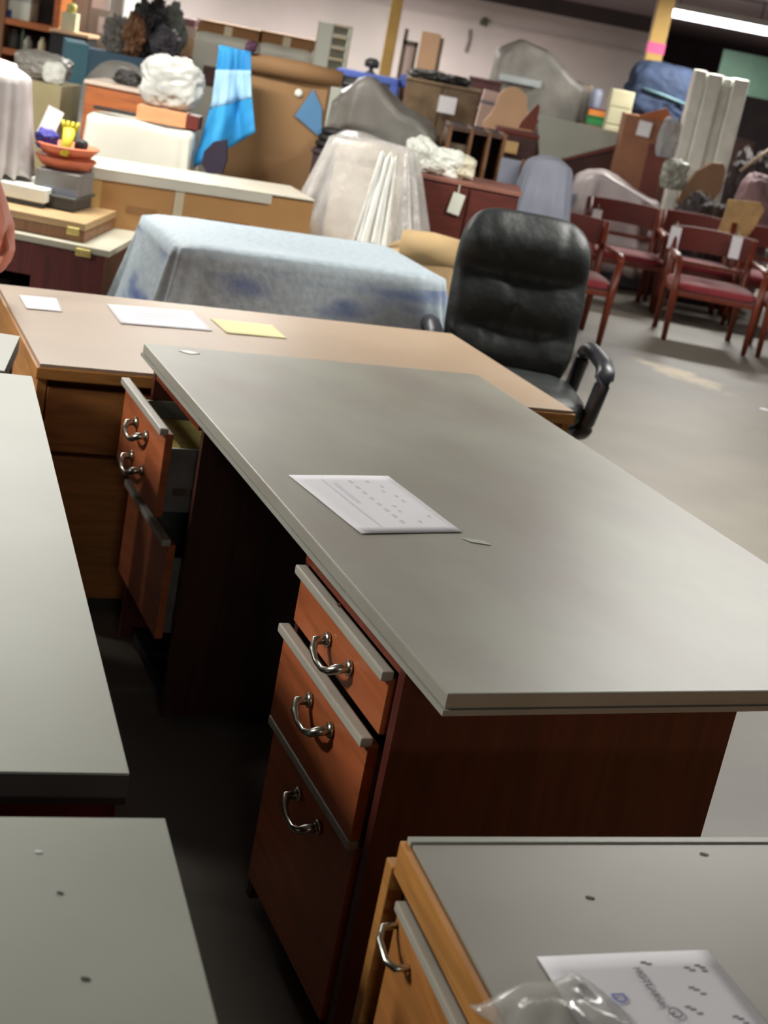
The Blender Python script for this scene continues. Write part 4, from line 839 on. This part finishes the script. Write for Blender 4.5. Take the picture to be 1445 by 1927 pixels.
# wardrobe, navy bag, cartons
t, x, z, wd = cabinet('brown_wardrobe', 'dark red brown wardrobe carrying the navy bag', 'wardrobe', 1185, 1330, 232, 13.2, .5, mat('wardrobe', (98, 48, 38), .5, .2, 3, wood=3), doors=2)
zw = z
x1, z1, w1 = spot(1200, 1318, 118, 13.3)
t = thing('navy_bag', 'big navy blue padded bag on the wardrobe beside the thicker yellow post', 'bag', (x1, 13.45, zw))
lump_mb(w1, .36, z1-zw, 101, .14, 1.5, .5, 4).build('bag_body', navy, t, True); MB().tube([(-w1*.3, -.185, (z1-zw)*.5), (0, -.2, (z1-zw)*.45), (w1*.42, -.185, (z1-zw)*.36)], .013, 8).build('teal_stripe', mat('teal_webbing', (84, 116, 122), .6, .05), t, True)
x, z, wd = spot(1180, 1268, 222, 12.3)
t = carton('open_carton', 'brown carton with raised orange flap and a white paper, below the navy bag', x, 12.3, 0, wd, .34, z, mat('ruddy_card', (150, 104, 78), .8, .08), seam=False)
MB().prism([(-wd*.25, z), (wd*.5, z), (wd*.28, z+.10)], 0, .012).build('flap', mat('orange_card', (176, 100, 58), .8, .05), t)
MB().box(wd*.1, wd/2-.01, -.004, -.001, .2, z-.2).build('side_shade_panel', mat('shaded_card', (118, 66, 56), .8, .08), t)  # shade on the carton's right side, drawn as a darker panel
q = P(1213, 243, 12.25); tag(MB().box(-.055, .055, -.002, .002, -.06, .06, M=Ry(.05)).build('notice', paper, loc=(q.x, 12.285, q.z)), 'white paper on the brown carton below the navy bag', 'paper')
x, z, wd = spot(1262, 1310, 245, 12.75); cabinet('narrow_cabinet', 'narrow dark mahogany cabinet between the brown carton and the white foam slabs', 'cabinet', 1262, 1310, 245, 12.75, .3, mahogdark, doors=1)
wrapped('clear_film', 'scrunched clear film caught on the right of the brown carton', 'plastic film', 1250, 1285, 228, 300, 12.2, .05, 105, mat('thin_film', (190, 196, 198), .25, .05, alpha=.5), amp=.3).location.z += 0
# white foam slabs
x, z, wd = spot(1312, 1410, 140, 12.2)
t = thing('foam_slabs', 'tall white fluted foam slabs standing upright at the right', 'foam', (x, 12.2, 0), 0)
for k, (a, b, hh2, yy) in enumerate(((-.5, -.28, 0, 0), (-.27, 0.02, -.01, -.02), (.03, .2, -.02, .02), (.21, .5, -.01, -.01))):
    MB().box(a*wd, b*wd, yy, yy+.16, 0, z+hh2, bev=.018).build('slab', whitefoam, t)
# brown leather chair back (cone), dark chairs, stick, tan torn cloth
q = P(1315, 350, 11.75)
t = thing('brown_chair', 'brown leather chair with a leaf shaped back before the white foam slabs', 'chair', (q.x, 11.75, 0), 0)
pl_ = [((P(a, b, 11.75).x-q.x), P(a, b, 11.75).z) for a, b in ((1272, 385), (1288, 352), (1312, 322), (1340, 306), (1362, 308), (1366, 325), (1356, 360), (1338, 385), (1305, 392))]
MB().prism(pl_, 0, .06).build('backrest', mat('brown_leather', (134, 100, 72), .55, .08, 5), t)
zz = P(1315, 388, 11.75).z
MB().cushion(.34, .36, .1, (0, .1, .44)).build('seat', mat('brown_leather', (134, 100, 72)), t, True)
MB().tube([(0, .06, .44), (0, .07, zz+.03)], .03, 10).build('back_post', dark, t, True); MB().lathe([(.2, 0), (.2, .02), (.03, .04), (.03, .4)], 20, (0, .1, 0)).build('pedestal', dark, t, True)
wrapped('greenish_film', 'greenish clear film bundle left of the brown leaf shaped chair back', 'plastic film', 1255, 1300, 305, 360, 11.5, .12, 107, mat('greenish_film', (160, 164, 150), .3, .1, alpha=.85), amp=.3)
for k, (pl, pr, pt, Y, lab) in enumerate(((1290, 1372, 380, 11.4, 'dark slumped cloth heap under the brown leaf shaped chair back'), (1395, 1475, 300, 11.9, 'dark heap of scrap furniture at the right edge'), (1372, 1420, 330, 12.9, 'dark bundle right of the white foam slabs'))):
    x, z, wd = spot(pl, pr, pt, Y); tag(lump_mb(wd*1.15, .24, z, 110+k, .2, 2.4, 1, 4).build('dark_heap', mat('dark_heap', (62, 54, 54), .8, .3, 10), None, True, loc=(x, Y+.15, 0)), lab, 'heap')
t, x, z, wd = cabinet('dark_bookcase', 'very dark brown cupboard behind the white foam slabs at the right edge', 'cupboard', 1370, 1500, 186, 17, .5, mat('dusky', (44, 31, 31), .6, .2), doors=3)
q1, q2 = P(1392, 322, 11.900), P(1475, 262, 11.900)
tag(MB().tube([q1, q2], .012, 8).build('thin_stick', mat('pale_stick', (176, 156, 128), .6, .05), None, True), 'thin pale stick slanting up at the right edge', 'stick')
q = P(1390, 412, 11.15); mb = MB()
pl_ = [((P(a, b, 11.15).x-q.x), P(a, b, 11.15).z-q.z) for a, b in ((1372, 376), (1432, 382), (1440, 396), (1424, 425), (1410, 444), (1398, 448), (1388, 440), (1376, 452), (1362, 462), (1352, 462), (1350, 440), (1362, 412))]
tag(mb.prism(pl_, -.008, .008).build('torn_cloth', mat('tan_torn_cloth', (206, 172, 118), .9, .12, 12), None, loc=(q.x, 11.19, q.z), sub=0), 'tan torn cloth hanging above the right most red chairs', 'cloth')
# pale plastic pile behind the red chairs
x, z, wd = spot(1080, 1262, 345, 11.6)
t = thing('covered_sofa', 'low sofa under pale plastic behind the red chairs', 'sofa', (x, 11.85, 0), -.0)
MB().box(-wd*.46, wd*.46, -.2, .3, 0, z-.15, bev=.03).build('sofa_body', lav, t)
drape_mb(wd*.97, .6, z-.02, .06, 9, .03, 41, .1, e=4, topamp=.02, taper=.1, tops=lambda a, b: .07*math.exp(-((a+.35)/.4)**2)-.10*max(0, a)).build('plastic_cover', mat('pinkish_plastic', (206, 196, 194), .35, .04, 4, rgb2=(178, 168, 170)), t, True, loc=(0, .02, 0), solid=.004)
wrapped('grey_upholstered_lump', 'pinkish upholstered shape at the right edge above the tan torn cloth', 'cushion', 1400, 1480, 335, 400, 11.5, .3, 121, mat('mauve_pink', (128, 102, 104), .8, .08), z0=0, amp=.08)
# filler furniture of the back rows
for k, (pl, pr, pt, Y, m, lab) in enumerate(((-60, 60, 130, 11.5, darkwood, 'dark cabinet in the back row behind the wrapped bundle at the left edge'), (372, 480, 165, 11.4, midwood, 'brown cabinet in the back row behind the blue blanket'), (655, 780, 195, 12.9, midwood, 'brown cabinet in the back row under the thin yellow post'),
        (900, 1010, 215, 10.6, darkwood, 'dark cabinet in the back row behind the peach rounded back'), (1010, 1110, 235, 15.8, darkwood, 'dark cabinet in the back row behind the tipped desk'), (1130, 1290, 262, 15.2, darkwood, 'dark cabinet in the back row behind the wardrobe'), (1290, 1420, 255, 16.0, mahogdark, 'dark mahogany cabinet in the back row behind the foam slabs'),
        (240, 372, 120, 11.2, darkwood, 'dark cabinet in the back row behind the teal cabinet'))):
    cabinet('storage_cabinet', lab, 'cabinet', pl, pr, pt, Y, .45, m, doors=2)
# green board far right, wall fittings
x, z, wd = spot(1366, 1520, 108, 20); t = thing('green_partition', 'dull green partition standing in the dark part of the hall at the upper right', 'partition', (x, 20, 0))
MB().box(-wd/2, wd/2, 0, .05, .12, z, bev=.004).build('panel', greenwall, t)
for sx in (-1, 1): MB().box(sx*wd*.4-.03, sx*wd*.4+.03, -.2, .25, 0, .12).build('foot', dark, t)
q = P(911, 41, 27.9); tag(lump_mb(.14, .08, .14, 130, .3, sub=3).build('wall_fitting', mat('dull_green', (74, 80, 56), .6, .1), None, loc=(q.x, 27.92, q.z-.07)), 'small dark green fitting on the pale back wall', 'fitting')
q = P(882, 66, 27.9); tag(MB().tube([(0, 0, .1), (.02, 0, -.1), (0, 0, -.3)], .03, 8).build('wall_cable', mat('mauve_cable', (150, 138, 138), .6, .05), None, True, loc=(q.x, 27.95, q.z)), 'short cable hanging on the pale back wall', 'cable')
p = PZ(1437, 771, 0); tag(lump_mb(.05, .03, .006, 140, .3, sub=3).build('paper_scrap', paper, None, loc=(p.x, p.y, 0)), 'white scrap on the open floor at the right edge', 'scrap')
# ------------------------------------------------------------ the person at the left edge
def person():
    hp = P(2, 455, 4.0)
    bx, by = hp.x-.515, 4.0
    V = []; E = []; RR = []
    def add(p, r, parent=None):
        V.append(Vector(p)); RR.append(r)
        if parent is not None: E.append((parent, len(V)-1))
        return len(V)-1
    pel = add((0, 0, .93), .14); a1 = add((0, .0, 1.08), .135, pel); a2 = add((0, -.0, 1.26), .15, a1); a3 = add((0, 0, 1.40), .12, a2); nk = add((0, 0, 1.49), .056, a3); hd0 = add((0, -.01, 1.57), .07, nk); hd1 = add((0, -.015, 1.66), .092, hd0); add((0, -.01, 1.74), .075, hd1)
    hands = []
    for s in (-1, 1):
        sh_ = add((s*.17, 0, 1.40), .062, a3); ox = .31 if s > 0 else 0; oz = .0; el = add((s*.225+ox*.5, .02, 1.15), .043, sh_); wr = add((s*.235+ox*.93, -.03, .925), .027, el)
        kn = add((s*.235+ox, -.04, .86), .032, wr); hands.append((s, kn))
        for k in range(4):
            y = -.072+.021*k; L = (.062, .072, .07, .056)[k]
            f1 = add((s*.238+ox, y, .82), .0105, kn); f2 = add((s*.232+ox, y-.002, .82-L*.45), .0098, f1); add((s*.214+ox, y, .82-L*.85), .0085, f2)
        t1 = add((s*.225+ox, -.082, .885), .0125, wr); add((s*.212+ox, -.098, .83), .0105, t1)
        hip = add((s*.09, 0, .86), .10, pel); kn_ = add((s*.10, -.01, .48), .062, hip); an = add((s*.105, .01, .09), .04, kn_); add((s*.115, -.14, .035), .036, an)
    me = bpy.data.meshes.new('person'); me.from_pydata(V, E, []); o = bpy.data.objects.new('person', me); C.objects.link(o); me.materials.append(skin)
    md = o.modifiers.new('skin', 'SKIN'); 
    for i, r in enumerate(RR): me.skin_vertices[0].data[i].radius = (r, r*(.72 if i in (0, 1, 2, 3) else (.55 if abs(V[i].z-.86) < .001 else 1))) 
    me.skin_vertices[0].data[0].use_root = True
    sb = o.modifiers.new('sub', 'SUBSURF'); sb.levels = 2; sb.render_levels = 2
    o.location = (bx, by, -.0); o.rotation_euler.z = .0; o.scale = (1, 1, .955)
    tag(o, 'person standing at the left edge with one bare hand hanging into the picture', 'person')
    def cloth(name, pts, m):
        mb = MB(); mb.tube([p for p, r in pts], [r for p, r in pts], 20, .75); return mb.build(name, m, o, True, sub=1)
    cloth('shirt', [((0, 0, .88), .185), ((0, 0, 1.05), .175), ((0, 0, 1.25), .20), ((0, 0, 1.40), .17), ((0, 0, 1.46), .08)], shirt)
    for s in (-1, 1):
        MB().tube([(s*.15, 0, 1.41), (s*.2+(.07 if s > 0 else 0), .01, 1.28), (s*.225+(.15 if s > 0 else 0), .02, 1.16)], [.08, .07, .062], 16).build('sleeve', shirt, o, True)
        MB().tube([(s*.085, 0, .92), (s*.10, -.01, .5), (s*.105, .0, .07)], [.12, .085, .07], 16).build('trouser_leg', denim, o, True)
        MB().cushion(.1, .27, .09, (s*.11, -.07, .045)).build('shoe', shoe, o, True)
    lump_mb(.2, .22, .15, 150, .05).build('hair', hair, o, True, loc=(0, .015, 1.66))
    for s in (-1, 1):
        MB().lathe([(.003, 0), (.011, .004), (.003, .008)], 10).build('eye', dark, o, loc=(s*.034, -.098, 1.655)).rotation_euler.x = math.pi/2
        MB().cushion(.02, .035, .055, (s*.093, 0, 1.645)).build('ear', skin, o, True)
    MB().tube([(0, -.095, 1.66), (0, -.12, 1.625), (0, -.1, 1.617)], [.009, .014, .01], 8).build('nose', skin, o, True)
    MB().box(-.025, .025, -.102, -.092, 1.585, 1.593, bev=.002).build('mouth', mat('lips', (168, 84, 78), .5, .05), o)
person()
